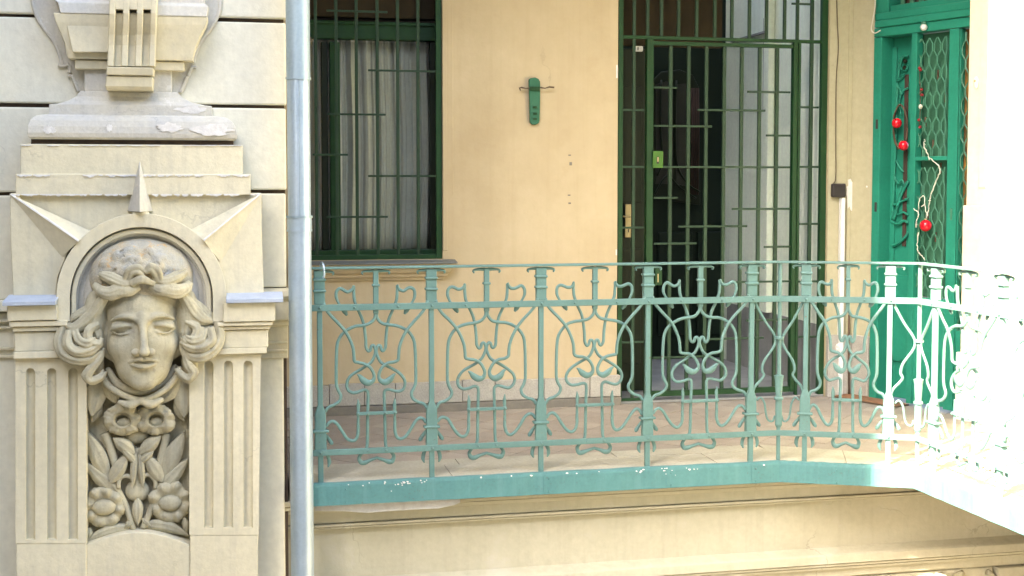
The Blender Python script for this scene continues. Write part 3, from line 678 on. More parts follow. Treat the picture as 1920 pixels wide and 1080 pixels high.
a = dq(1735.5, 412, .05); MB().tube([(a[0], a[1], a[2] - .005), (a[0], a[1], a[2] + .008)], .008, 8).build('cap', M['brass'], o_, smooth=True)

# ------------------------------------------------------------------ sunlit wing wall on the right
WD = .13
sw = dS(1814, 200, WD)[0]; sw2 = dS(1804, 440, WD + .006)[0]
ww = thing('wing_wall', 'sunlit white plaster wall at the right of the emerald door', 'wall', DW(sw + .5, WD, 0))
MB().prism([DW(sw, WD, -.1), DW(sw + 4.2, WD, -.1), DW(sw + 4.2, -.4, -.1), DW(sw, -.4, -.1)], (0, 0, 6.6)).build('plaster_face', M['wing'], ww, bevel=.01)
zk = dS(1808, 385, WD)[1]
MB().prism([DW(sw2, WD + .006, -.1), DW(sw + 4.2, WD + .006, -.1), DW(sw + 4.2, WD - .05, -.1), DW(sw2, WD - .05, -.1)], (0, 0, zk + .1)).build('lower_facing', M['wing'], ww, bevel=.006)
sp0 = sw2 - .015
MB().prism([DW(sp0, WD + .025, -.004), DW(sw + 4.2, WD + .025, -.004), DW(sw + 4.2, WD, -.004), DW(sp0, WD, -.004)], (0, 0, .40)).build('plinth_stone', M['white_in'], ww, bevel=.006)
sv = dS(1838, 200, WD)[0]
MB().prism([DW(sv, WD + .008, zk + .1), DW(sv + .05, WD + .008, zk + .1), DW(sv + .05, WD - .01, zk + .1), DW(sv, WD - .01, zk + .1)], (0, 0, 3)).build('plaster_band', M['wing'], ww, bevel=.004)
s_, z_ = dS(1828, 155, WD + .02)
sw_o = thing('bell_push', 'oval white bell push on the edge of the sunlit wall', 'switch', DW(s_, WD, z_))
MB().ball(DW(s_, WD + .008, z_), .024, 14, 10, (.5, .7, 1.5)).build('cover', M['whitepl'], sw_o, smooth=True)
MB().ball(DW(s_, WD + .02, z_ + .01), .008, 10, 7).build('button', M['brass'], sw_o, smooth=True)

# ------------------------------------------------------------------ wall under the gallery
YL = 6.02
lw = thing('lower_wall', 'cream plaster wall with moulded bands under the gallery slab', 'wall', (2, YL, -.7))
XR = 5.2; XL = X_EDGE - .05
def zL(px, py, d=0): return onY(px, py, YL - d)[2]
zA = zL(900, 983, .05)
B('plaster_face', M['lower'], lw, XL, XR, YL, YL + .3, -.66, ZS - .002)
prof = [(ZS - .004, .112), (ZS - .026, .106), (ZS - .026, .084), (ZS - .031, .084), (ZS - .031, .100), (ZS - .047, .096), (ZS - .047, .070), (ZS - .052, .070), (ZS - .052, .084), (ZS - .070, .078), (ZS - .070, .050), (ZS - .126, .048), (ZS - .126, .030), (ZS - .131, .030), (ZS - .131, .058), (ZS - .143, .056), (ZS - .143, .030), (ZS - .147, .030), (ZS - .147, .046), (ZS - .156, .044), (ZS - .156, .0)]
MB().loft([[(XL, YL + .01, z), (XL, YL - d, z), (XR, YL - d, z), (XR, YL + .01, z)] for z, d in prof]).build('band_moulding', M['lower'], lw, bevel=.002)
zc0 = zL(1400, 1030); 
prof = [(-.500, .0), (-.520, .055), (-.528, .066), (-.568, .068), (-.568, .044), (-.574, .044), (-.574, .058), (-.586, .056), (-.586, .030), (-.592, .030), (-.592, .046), (-.604, .044), (-.604, .020), (-.650, .018), (-.654, -.02)]
MB().loft([[(XL, YL + .01, z), (XL, YL - d, z), (XR, YL - d, z), (XR, YL + .01, z)] for z, d in prof]).build('cornice', M['lower'], lw, bevel=.002)
wl = thing('wing_lower_wall', 'cream lower storey wall of the sunlit wing beyond the right edge', 'wall', (4.45, 4.6, -4.6))
B('plaster_face', M['wall'], wl, 4.42, 4.8, 2.6, YL - .003, -4.6, ZS - .004)
B('plinth', M['plinth'], wl, 4.38, 4.419, 2.6, YL - .06, -4.6, -3.8)
# torn lead lip below the slab
pts = []
for px, py in ((590, 957), (640, 957), (690, 960), (740, 956), (790, 953), (822, 952), (850, 946), (862, 941)):
    q = onY(px, py, YL - .128); pts.append(Vector(q))
mb = MB(); mb.loft([[(p.x, p.y, ZS - .004), (p.x, p.y - .004, (ZS + p.z) / 2), (p.x, p.y - .012, p.z), (p.x, p.y - .008, p.z - .002), (p.x, p.y + .003, ZS - .006)] for p in pts], caps=True)
mb.build('torn_flashing', M['flake'], lw)
B('recess_shade', M['joint_shade'], lw, XL, XR, YL + .06, YL + .3, -1.6, -.661)  # dark sheet; shade of the lower opening put into its colour
# carved capital and pilaster at the lower right edge
xc0, xc1, xc2 = onY(1570, 1075, YL - .0)[0], onY(1862, 1060, YL)[0], onY(1916, 1050, YL)[0]
cp = thing('carved_capital', 'carved leafy capital under the cornice at the lower right edge', 'capital', ((xc0 + xc1) / 2, YL, -1.1))
B('core', M['lower'], cp, xc0, xc1, YL - .005, YL + .05, -1.15, -.662, bevel=.01)
for i in range(7):
    x = xc0 + (xc1 - xc0) * (i + .5) / 7; t = []
    for k in range(16):
        a = k / 15 * 4.5 + .3 * i; r = .075 * (1 - k / 20)
        t.append((x + r * math.cos(a) * (1 if i % 2 else -1), YL - .02, -.755 + r * math.sin(a)))
    MB().tube(t, [.018 * (1 - .5 * k / 15) for k in range(16)], 7).build('leaf_scroll', M['carved'], cp, smooth=True)
lp = thing('lower_pilaster', 'plain lower storey pilaster beside the carved capital', 'pilaster', ((xc1 + xc2) / 2, YL, -1.6))
B('shaft', M['lower'], lp, xc1 + .012, xc2, YL - .03, YL + .05, -1.6, -.664, bevel=.006); B('shaft', M['lower'], lp, xc2 + .006, xc2 + .5, YL - .045, YL + .05, -1.6, -.664, bevel=.006)

# ------------------------------------------------------------------ teal railing
rl_ = thing('gallery_railing', 'teal wrought iron gallery railing with whiplash scroll panels', 'railing', ((P0.x + P1.x) / 2, YR, 0))
seglen = [(P1 - P0).length, (P2 - P1).length, (P3 - P2).length]
cum = [0, seglen[0], seglen[0] + seglen[1], sum(seglen)]
PP = [P0, P1, P2, P3]
def path(s, off=0.0):            # point on the railing line; off = towards the gallery
    i = 0 if s < cum[1] else (1 if s < cum[2] else 2)
    d = (PP[i + 1] - PP[i]).normalized(); n = Vector((-d.y, d.x))
    return PP[i] + d * (s - cum[i]) + n * off
def s_of(px, py, seg):
    a, b = PP[seg], PP[seg + 1]; d = (b - a).normalized(); n = Vector((-d.y, d.x))
    q = Vector(on_plane(px, py, a, n)[:2]); return cum[seg] + (q - a).dot(d)
def W3(s, z, off=0.0): p = path(s, off); return Vector((p.x, p.y, z))
TOP = .990
def flat(mb, s0, s1, z0, z1, o0, o1):   # a bar lying in the railing plane, on one straight run
    a, b, c, d = path(s0 + 1e-5, o0), path(s1 - 1e-5, o0), path(s1 - 1e-5, o1), path(s0 + 1e-5, o1)
    return mb.prism([(p.x, p.y, z0) for p in (a, b, c, d)], (0, 0, z1 - z0))
def ribbon(pts, ws, t=.0055, off=0.0, n=5):
    # pts (s, z) -> bar with rounded section, varying width
    P = smooth_pts([(p[0], p[1], 0) for p in pts], n)
    k = len(ws) - 1; W = []
    for i in range(len(P)):
        u = i / (len(P) - 1) * k; j = min(int(u), k - 1); W.append(ws[j] + (ws[j + 1] - ws[j]) * (u - j))
    rings = []
    for i, p in enumerate(P):
        d = (P[min(i + 1, len(P) - 1)] - P[max(i - 1, 0)]); d.normalize()
        nx, nz = -d.y, d.x; ring = []
        for q in range(8):
            a = 2 * math.pi * q / 8; ca, sa_ = math.cos(a), math.sin(a)
            e = math.copysign(abs(ca) ** .6, ca) * W[i] / 2; o = math.copysign(abs(sa_) ** .6, sa_) * t
            ring.append(W3(p.x + nx * e, p.y + nz * e, off + o))
        rings.append(ring)
    return MB().loft(rings)
def build_post(s, z0=-.004, scale=1.0, right=True, left=True):
    m = M['teal']
    h = .0120 * scale; hw = .0245 * scale
    p = flat(MB(), s - h, s + h, z0, .815, -.011, .011).build('post', m, rl_, bevel=.003)
    flat(MB(), s - hw, s + hw, .822, TOP - .012, -.014, .014).build('post_head', m, p, bevel=.003)
    rings = []
    for z, k in ((.320, hw * 1.0), (.150, hw * 1.12)):
        a, b, c, d = path(s - k, -.015), path(s + k, -.015), path(s + k, .015), path(s - k, .015); rings.append([(q.x, q.y, z) for q in (a, b, c, d)])
    a, b, c, d = path(s - h, -.0115), path(s + h, -.0115), path(s + h, .0115), path(s - h, .0115)
    rings = [[(q.x, q.y, .36) for q in (a, b, c, d)]] + rings
    MB().loft(rings).build('sleeve', m, p, bevel=.003)
    for z, k in ((.935, hw * 1.2), (.884, hw * 1.2), (.2405, hw * 1.55)):
        flat(MB(), s - k, s + k, z - .006, z + .006, -.021, .021).build('collar', m, p, bevel=.004)
    for sg in ((1,) if right else ()) + ((-1,) if left else ()):
        ribbon([(s + sg * .012, .972), (s + sg * .050, .971), (s + sg * .064, .965), (s + sg * .060, .955)], [.016, .012, .010, .007], .010).build('cap_scroll', m, p, smooth=True)
        ribbon([(s + sg * .020, .225), (s + sg * .034, .205), (s + sg * .050, .180), (s + sg * .048, .172)], [.010, .016, .021, .012], .005, .016).build('leaf', m, p, smooth=True)
        ribbon([(s + sg * .022, .138), (s + sg * .036, .115), (s + sg * .040, .090), (s + sg * .034, .070)], [.012, .018, .018, .006], .005, .008).build('leaf', m, p, smooth=True)
    for z in (.807, .142):
        q = W3(s, z, -.020); MB().ball(q, .0065, 8, 6).build('rivet', m, p, smooth=True)
    return p
X0Z, X1Z = 148.0, 1155.0
def build_panel(sa, sb):
    m = M['teal']; L_ = sb - sa; k = L_ / (X1Z - X0Z); kz = .0005; wk = min(1.0, L_ / .50)
    for sg in (0, 1):
        def c(pts): return [((sa + (x - X0Z) * k) if sg == 0 else (sb - (x - X0Z) * k), TOP - (y - 70) * kz + random.gauss(0, .0011)) for x, y in pts]
        w1 = .0150
        # great arch from the centre stem round and down to the post
        ribbon(c([(646, 430), (645, 500), (638, 545), (600, 590), (540, 606), (470, 615), (400, 642), (345, 690), (308, 760), (297, 850), (293, 960), (292, 1080), (294, 1150), (308, 1200), (332, 1250), (318, 1300), (270, 1335), (222, 1352), (190, 1395)]), [w1] * 4, .005, 0).build('arch_bar', m, rl_, smooth=True)
        # scroll from the post head down to its leaf-shaped end
        ribbon(c([(186, 388), (205, 450), (250, 512), (310, 578), (370, 650), (415, 735), (442, 815), (450, 880), (455, 932), (490, 948), (545, 958), (592, 990), (622, 1040), (630, 1085), (612, 1122), (572, 1134), (530, 1108), (500, 1072), (478, 1060)]), [w1] * 13 + [.016, .022, .031, .030, .017, .005], .0055, -.0105).build('scroll_bar', m, rl_, smooth=True)
        # whiplash: drop-shaped end, ribbon, long inner bar, foot ornament
        ribbon(c([(392, 510), (375, 480), (345, 445), (316, 395), (298, 345), (302, 292), (330, 266), (362, 276), (396, 294), (430, 287), (448, 262), (455, 236)]), [.010, .024, .017, .0115, w1, w1, w1, w1, w1, w1, .012, .010], .005, .004).build('ribbon_bar', m, rl_, smooth=True)
        ribbon(c([(455, 246), (456, 310), (464, 385), (496, 470), (532, 555), (550, 640), (560, 740), (564, 815), (584, 848), (602, 838), (611, 808), (632, 802), (648, 840), (640, 890), (610, 950), (560, 988), (500, 1022), (440, 1062), (400, 1110), (388, 1160), (402, 1205), (440, 1232), (490, 1228), (540, 1210), (570, 1218), (579, 1255), (577, 1330), (573, 1500), (570, 1690), (560, 1750), (520, 1795), (494, 1840), (512, 1882), (548, 1884), (595, 1868), (654, 1846)]), [.0145] * 28 + [.0145, .016, .022, .024, .016, .014], .0065, .0105).build('whip_bar', m, rl_, smooth=True)
        # low whip beside the post
        ribbon(c([(484, 1288), (488, 1340), (486, 1420), (485, 1520), (484, 1600), (466, 1655), (432, 1674), (388, 1650), (342, 1585), (300, 1515), (262, 1484), (226, 1492), (200, 1530)]), [.004, .018, .012] + [w1] * 9, .005, -.002).build('low_whip', m, rl_, smooth=True)
    sm = (sa + sb) / 2
    st = flat(MB(), sm - .0125 * wk, sm + .0125 * wk, .775, TOP - .012, -.010, .010).build('centre_stem', m, rl_, bevel=.003)
    flat(MB(), sm - .018 * wk, sm + .018 * wk, .900, .911, -.016, .016).build('collar', m, st, bevel=.003)
    for sg in (1, -1):
        ribbon([(sm + sg * .008 * wk, .972), (sm + sg * .048 * wk, .971), (sm + sg * .063 * wk, .965), (sm + sg * .059 * wk, .955)], [.016, .012, .010, .007], .010).build('cap_scroll', m, st, smooth=True)
    x0, x1 = sa + (468 - X0Z) * k, sb - (468 - X0Z) * k; z = TOP - (1421 - 70) * kz
    cb = flat(MB(), x0, x1, z - .0075, z + .0075, -.014, -.004).build('crossbar', m, rl_, bevel=.002)
    for xx in (485, 572):
        for s_ in (sa + (xx - X0Z) * k, sb - (xx - X0Z) * k):
            MB().ball(W3(s_, z, -.016), .0065, 8, 6).build('rivet', m, cb, smooth=True)
    for xx in (455, 569):
        for s_ in (sa + (xx - X0Z) * k, sb - (xx - X0Z) * k):
            zz_ = .807 if xx == 455 else .142
            MB().ball(W3(s_, zz_, -.020), .006, 8, 6).build('rivet', m, cb, smooth=True)
def build_corner(sc, sl, sr):
    m = M['teal']; 
    p = MB(); q = path(sc)
    p.tube([(q.x, q.y - .004, -.004), (q.x, q.y - .004, TOP - .008)], .0105, 8); p = p.build('corner_post', m, rl_, smooth=False)
    rings = []
    for z, r in ((.432, .008), (.425, .026), (.400, .021), (.320, .0165), (.285, .017), (.180, .0185), (.160, .008)): rings.append([(q.x + r * math.cos(a * math.pi / 5), q.y - .004 + .8 * r * math.sin(a * math.pi / 5), z) for a in range(10)])
    MB().loft(rings).build('flared_sleeve', m, p)
    for z, r in ((.612, .022), (.312, .0225)): MB().tube([(q.x, q.y - .004, z - .007), (q.x, q.y - .004, z + .007)], r, 12).build('collar', m, p, bevel=.003)
    for s0 in (sl, sr):
        D = sc - s0
        if abs(D) < .01: continue
        sg = 1 if D > 0 else -1
        def c(pts): return [(s0 + D * u if abs(D * (1 - u)) > .003 else sc - sg * .003, z) for u, z in pts]
        ribbon(c([(.10, .80), (.22, .765), (.50, .695), (.80, .635), (.88, .60), (.80, .565), (.48, .500), (.40, .455), (.47, .430), (.36, .405), (.16, .375), (.08, .345)]), [.0135] * 3, .005, .002).build('lyre_bar', m, rl_, smooth=True)
        ribbon(c([(.22, .305), (.36, .318), (.50, .290), (.56, .235), (.64, .205), (.80, .198), (.88, .225)]), [.010] * 3, .0045, .002).build('low_whip', m, rl_, smooth=True)
# positions read off the photograph
front = [s_of(p, 700, 0) for p in (600, 809, 1014, 1214, 1408)]
cham = [s_of(p, 690, 1) for p in (1510, 1667)]
side = [cum[2] + .14, cum[2] + .66, cum[2] + 1.18, cum[2] + 1.70]
for i, s in enumerate(front): build_post(s, left=i > 0)
for s in cham: build_post(s)
for s in side: build_post(s)
for a, b in zip(front[:-1], front[1:]): build_panel(a, b)
build_panel(cham[0], cham[1])
for a, b in zip(side[:-1], side[1:]): build_panel(a, b)
build_corner(cum[1], front[-1], cham[0]); build_corner(cum[2], cham[1], side[0])
runs = [(0.0, cum[1]), (cum[1], cum[2]), (cum[2], cum[3] - .4)]
for s0, s1 in runs:
    flat(MB(), s0, s1, TOP - .008, TOP + .003, -.024, .024).build('top_rail', M['teal'], rl_, bevel=.003)
    flat(MB(), s0, s1, .792, .822, -.019, -.0115).build('mid_rail', M['teal'], rl_, bevel=.002)
    flat(MB(), s0, s1, .128, .156, -.019, -.0115).build('bottom_rail', M['teal'], rl_, bevel=.002)
# hook over the rail's left end
q = W3(s_of(604, 500, 0), TOP, 0)
hk = MB().tube(smooth_pts([q + Vector((-.006, .03, -.02)), q + Vector((-.004, .028, .012)), q + Vector((0, 0, .022)), q + Vector((.004, -.034, .010)), q + Vector((.007, -.036, -.03)), q + Vector((.002, -.032, -.045))], 5), .005, 7)
hk.build('wire_hook', M['zinc'], None, smooth=True, label='bent wire hook slung over the left end of the teal rail', cat='hook')

# ------------------------------------------------------------------ downpipe
YPp = 5.79
px_, _, _ = onY(561.5, 400, YPp)
dp = thing('downpipe', 'zinc rainwater downpipe running down the corner of the decorated facade', 'downpipe', (px_, YPp, -4.6))
def pz(py): return onY(561, py, YPp)[2]
def cyl(name, m, r0, z0, z1, n=28, parent=None, r1=None):
    rings = []
    for z, r in ((z0, r0), (z1, r1 or r0)): rings.append([(px_ + r * math.cos(2 * math.pi * k / n), YPp + r * math.sin(2 * math.pi * k / n), z) for k in range(n)])
    o = MB().loft(rings).build(name, m, parent or dp, smooth=True); 
    md = o.modifiers.new('edge', 'EDGE_SPLIT'); md.split_angle = R(50); return o
RP = .0515
cyl('pipe', M['zinc'], RP, -4.6, pz(410)); cyl('pipe', M['zinc'], RP * .985, pz(418), pz(146), r1=RP * .985); cyl('pipe', M['zinc_old'], RP * 1.03, pz(146), 6.5)
cyl('collar', M['zinc'], RP * 1.06, pz(432), pz(404)); cyl('bead', M['zinc_old'], RP * 1.13, pz(408.5), pz(404)); cyl('bead', M['zinc'], RP * 1.10, pz(434), pz(430)); cyl('bead', M['zinc_old'], RP * 1.08, pz(150), pz(145))
MB().tube([(px_, YPp - RP * .985, pz(404)), (px_ + .001, YPp - RP * .99, pz(146))], .0016, 5).build('seam', M['zinc_old'], dp)
for py in (410, 72):
    MB().box(px_ + RP * .9, px_ + RP * .9 + .012, YPp - .004, YPp + .1, pz(py) - .006, pz(py) + .006).build('bracket', M['twig'], dp)

# ------------------------------------------------------------------ decorated facade
def fp_(px, py, d): return onY(px, py, YF - d)
def fpoly(pts, d1, d0=-.02):
    P = [fp_(px, py, d1) for px, py in pts]; return MB().prism(P, (0, d1 - d0, 0))
fw = thing('facade_wall', 'cream rusticated facade wall with dark joints left of the downpipe', 'wall', (-.3, YF, -1))
MB().prism([(-3.5, YF + .03, -4.6), (X_EDGE - .004, YF + .03, -4.6), (X_EDGE - .004, 8.2, -4.6), (-3.5, 8.2, -4.6)], (0, 0, 11.1)).build('wall_core', M['joint_shade'], fw)
lcx = onY(60, 300, YF)[0]
def blk(px0, px1, py0, py1, d=0.0, m='ashlar'):
    a = fp_(px0, (py0 + py1) / 2, d); b = fp_(px1, (py0 + py1) / 2, d)
    z1_ = fp_((px0 + px1) / 2, py0, d)[2]; z0_ = fp_((px0 + px1) / 2, py1, d)[2]
    B('block', M[m], fw, a[0], b[0], YF - d + random.uniform(-.001, .002), YF + .08, z0_, z1_, bevel=.008)
blk(-420, 200, -160, 21.5); blk(-420, 200, 28, 191); blk(-420, 110, 198.5, 360.5); blk(-420, 40, 367, 566)
blk(290, 536.5, -160, 32); blk(290, 536.5, 40, 195.5); blk(380, 536.5, 202.5, 356); blk(380, 536.5, 363, 540)
blk(-420, 60, 590, 1900, -.012); blk(440, 537, 575, 1900, -.006)
blk(-420, 30, 567, 589, .03)
# string course return on the right, under the last block
prof = [(541, .015), (546, .055), (556, .06), (561, .05), (563, .035), (600, .035), (602, .02), (610, .02), (613, .008), (672, .006)]
def zc_(py, d): return fp_(520, py, d)[2]
xl_ = fp_(440, 560, 0)[0]
MB().loft([[(xl_, YF + .05, zc_(py, d)), (xl_, YF - d, zc_(py, d)), (X_EDGE + d * .25, YF - d, zc_(py, d)), (X_EDGE + d * .25, YF + .05, zc_(py, d))] for py, d in prof]).build('string_course', M['plaster'], fw, bevel=.003)
for py in (640, 655): 
    MB().box(xl_, X_EDGE, YF - .014, YF + .02, zc_(py + 5, .01), zc_(py, .01)).build('string_course', M['plaster'], fw, bevel=.003)
    a = fp_(0, py + 12, 0); MB().box(-3.4, fp_(40, py, 0)[0], YF - .004, YF + .05, a[2] - .012, a[2]).build('string_course', M['plaster'], fw, bevel=.003)
for py in (600, 612):
    a = fp_(0, py, 0); MB().box(-3.4, fp_(40, py, 0)[0], YF - .012, YF + .05, a[2] - .010, a[2]).build('string_course', M['plaster'], fw, bevel=.003)

# pilaster
pi_ = thing('pilaster', 'cream stepped pilaster with arch niche and fluted panels round the carved head', 'pilaster', fp_(262, 1080, 0))
def rl3(rows, name, m='plaster', bevel=.004, smooth=False):    # rows: (left px, right px, py, depth)
    rings = []
    for a, b, py, d in rows:
        z = fp_((a + b) / 2, py, d)[2]; xa_, xb_ = fp_(a, py, d)[0], fp_(b, py, d)[0]
        rings.append([(xa_, YF + .04, z), (xa_, YF - d, z), (xb_, YF - d, z), (xb_, YF + .04, z)])
    return MB().loft(rings).build(name, M[m], pi_, bevel=bevel, smooth=smooth)
rl3([(150, 333, 172, .055), (143, 342, 182, .062), (128, 358, 190, .075), (108, 385, 196, .088), (92, 397, 197, .09), (91, 398, 214, .09), (88, 402, 218, .09)], 'flared_base', 'greyplaster', .003)
tor = [(82, 408, 216, .095), (66, 425, 219, .112), (56, 436, 227, .125), (52, 442, 238, .132), (51, 444, 250, .134), (53, 443, 258, .130), (58, 438, 262, .12)]
rl3(tor, 'torus_moulding', 'greyplaster', .002)
rl3([(58, 438, 260, .095), (58, 438, 273, .095)], 'neck', 'joint_shade', .002)  # recess between mouldings, its shade put into the dark colour
rl3([(38, 455, 271, .130), (38, 455, 330, .130)], 'step'); rl3([(29, 470, 326, .145), (29, 470, 366, .145)], 'step')
# keystone block: sloped field, outer blocks and ridges
pts = [(18, 363), (490, 363), (375, 448), (340, 430), (265, 398), (190, 430), (150, 450)]
fpoly([(20, 362), (488, 362), (440, 470), (90, 470)], .120).build('field', M['plaster'], pi_, bevel=.003)
fpoly([(18, 363), (30, 363.5), (128, 470), (108, 520), (104, 563), (25, 563), (19.5, 450)], .150).build('shoulder_block', M['plaster'], pi_, bevel=.004)
fpoly([(480, 362.5), (490, 362), (491, 450), (495, 557), (420, 557), (412, 500), (402, 478)], .150).build('shoulder_block', M['plaster'], pi_, bevel=.004)
def tri(name, m, *p): return MB().add([fp_(*q) for q in p], [tuple(range(len(p)))] ).build(name, m, pi_, fix=False)
def wedge(name, corner_, c_up, c_ridge, c_low):
    a, u, r, l = [Vector(fp_(*q)) for q in (corner_, c_up, c_ridge, c_low)]
    back = Vector((u.x, YF - .10, u.z)); 
    mb = MB(); mb.add([a, u, r, l, back], [(0, 1, 2), (0, 2, 3), (1, 4, 2), (2, 4, 3)])
    return mb.build(name, M['plaster'], pi_)
wedge('ridge', (17, 363, .150), (172, 434, .121), (147, 452, .205), (116, 482, .1505)); wedge('ridge', (491, 362, .150), (358, 430, .121), (382, 451, .205), (414, 492, .1505))
def flake_strip(pts, wmin, wmax, d, gap=.25, n=60):   # ragged peeled edge
    P = [Vector((p[0], p[1], 0)) for p in pts]; mb = MB(); 
    L_ = (P[-1] - P[0]).length; x = 0
    while x < L_:
        l = random.uniform(8, 34); 
        if random.random() > gap:
            k = max(3, int(l / 3)); top = []; bot = []
            for i in range(k + 1):
                q = P[0].lerp(P[-1], min((x + l * i / k) / L_, 1)); w_ = random.uniform(wmin, wmax) * (math.sin(math.pi * min(max(i / k, .08), .92)) ** .5)
                top.append(fp_(q.x, q.y - .6, d)); bot.append(fp_(q.x, q.y + w_, d))
            mb.prism([(q[0], q[1] - .002, q[2]) for q in top + bot[::-1]], (0, .005, 0))
        x += l + random.uniform(0, 6)
    return mb
flake_strip([(32, 328), (468, 328)], 1.2, 5.5, .1485, .12).build('flaking_bright_edge', M['flake'], pi_, kind='stuff')
flake_strip([(22, 364.5), (238, 364.5)], 1.2, 5.0, .1535, .10).build('flaking_bright_edge', M['flake'], pi_, kind='stuff')
flake_strip([(285, 364.5), (486, 364)], 1.2, 5.5, .1535, .10).build('flaking_bright_edge', M['flake'], pi_, kind='stuff')
flake_strip([(40, 272.5), (452, 272.5)], .6, 2.0, .133, .45).build('flaking_bright_edge', M['flake'], pi_, kind='stuff')
def ridge_bright_flake(a, b, n=16):  # white dirt plus the up-facing facet's brightness, both put into the colour
    A, Bv = Vector(fp_(*a)), Vector(fp_(*b)); rings = []
    for i in range(n + 1):
        t = i / n; p = A.lerp(Bv, t); wv = (.004 + .034 * t) * random.uniform(.7, 1.15)
        rings.append([p + Vector((0, -.004, -.003)), p + Vector((0, -.002, .004)), p + Vector((0, wv * 1.6, wv * .45)), p + Vector((0, wv * 1.6, wv * .45 - .008))])
    return MB().loft(rings).build('flaking_bright_edge', M['flake'], pi_)
ridge_bright_flake((20, 364, .152), (147, 452, .207)); ridge_bright_flake((489, 363, .152), (382, 451, .207))
def ragged(cx, cy, rx_, ry_, d, sd_):
    rd = random.Random(sd_); P_ = []
    for k in range(30):
        a = 2 * math.pi * k / 30; r = rd.uniform(.68, 1.1); P_.append(fp_(cx + rx_ * r * math.cos(a), cy + ry_ * r * math.sin(a), d))
    return MB().prism(P_, (0, .03, 0)).build('peeled_patch', M['flake'], pi_)
ragged(318, 239, 26, 10, .1375, 1); ragged(398, 243, 40, 13, .1385, 2); ragged(205, 240, 6, 8, .1365, 3); ragged(360, 206, 34, 7, .0925, 4); ragged(92, 243, 14, 8, .1365, 5)
# stone spike over the arch
sp = [fp_(262, 298, .150), fp_(238, 396, .125), fp_(262, 398, .235), fp_(287, 396, .125), fp_(262, 396, .10)]
MB().add(sp, [(0, 1, 2), (0, 2, 3), (1, 4, 2), (2, 4, 3), (0, 4, 1), (0, 3, 4)]).build('spike', M['greyplaster'], pi_, bevel=.003)
MB().ball(fp_(264, 400, .17), .022, 10, 7, (1.7, 1, .5)).build('knob', M['plaster'], pi_, smooth=True)
# arch rings
ACX, ACZ = 265, 560
def arch(name, ro, ri, d1, d0, m='plaster', zend=600, rise=1.0, prof=None, n=36):
    rings = []
    path_ = [(-1, zend)] + [(math.pi * (1 - k / n),) for k in range(n + 1)] + [(1, zend)]
    for q in path_:
        ring = []
        for r, d in (prof or [(ro, d0), (ro, d1), (ri, d1), (ri, d0)]):
            if len(q) == 1: px, py = ACX + r * math.cos(q[0]), ACZ - r * rise * math.sin(q[0])
            else: px, py = ACX + q[0] * r, q[1]
            ring.append(fp_(px, py, d))
        rings.append(ring)
    return MB().loft(rings).build(name, M[m], pi_, bevel=.003)
arch('arch_moulding', 160, 134, .185, .05, zend=603); arch('arch_moulding', 131, 122, .165, .05, zend=612, m='plaster'); arch('arch_moulding', 133, 118, .145, .05, zend=608, m='greyplaster')
arch('arch_moulding', 119, 108, .125, .05, zend=606, m='greyplaster')
# hollow behind the head
rings = []
for i in range(9):
    t = i / 8; rr = 110 * math.cos(t * math.pi / 2 * .92); dd_ = .118 + .045 * math.sin(t * math.pi / 2)
    rings.append([fp_(ACX + rr * math.cos(2 * math.pi * k / 40), 556 - rr * 1.02 * math.sin(2 * math.pi * k / 40), dd_) for k in range(40)])
MB().loft(rings, caps=True).build('niche', M['greyplaster'], pi_, smooth=True, fix=True)
# ledges with zinc flashing, entablature steps left and right
for L0, L1, y0, top_ in (((4, 104, 'l'), None, 567, 0), ((424, 531, 'r'), None, 562, 0)):
    a, b, sd_ = L0
    def bx3(name, px0, px1, py0, py1, d, m='plaster', bevel=.003):
        A = fp_(px0, (py0 + py1) / 2, d); Bq = fp_(px1, (py0 + py1) / 2, d); z1_ = fp_((px0 + px1) / 2, py0, d)[2]; z0_ = fp_((px0 + px1) / 2, py1, d)[2]
        return B(name, M[m], pi_, A[0], Bq[0], YF - d, YF + .02, z0_, z1_, bevel=bevel)
    f_ = MB(); A, Bq = fp_(a, y0, .235), fp_(b, y0, .235); zt0 = fp_((a + b) / 2, y0 - 2, .235)[2]
    f_.prism([(A[0], YF - .235, zt0 - .018), (A[0], YF - .235, zt0), (A[0] + (.012 if sd_ == 'l' else 0), YF - .14, zt0 + .022), (A[0], YF - .14, zt0 - .018)], (Bq[0] - A[0], 0, 0)).build('ledge_flashing', M['flash'], pi_, bevel=.002)
    if sd_ == 'l':
        bx3('frieze', 13, 107, 573, 601, .205); bx3('moulding', 17, 126, 602, 612, .195); bx3('moulding', 23, 124, 613, 621, .180); bx3('frieze', 27, 128, 622, 658, .165); bx3('moulding', 25, 130, 659, 672, .178)
    else:
        bx3('frieze', 419, 516, 568, 603, .205); bx3('moulding', 408, 511, 604, 611, .195); bx3('moulding', 406, 507, 612, 618, .180); bx3('frieze', 402, 503, 619, 652, .165); bx3('moulding', 398, 500, 653, 664, .178)
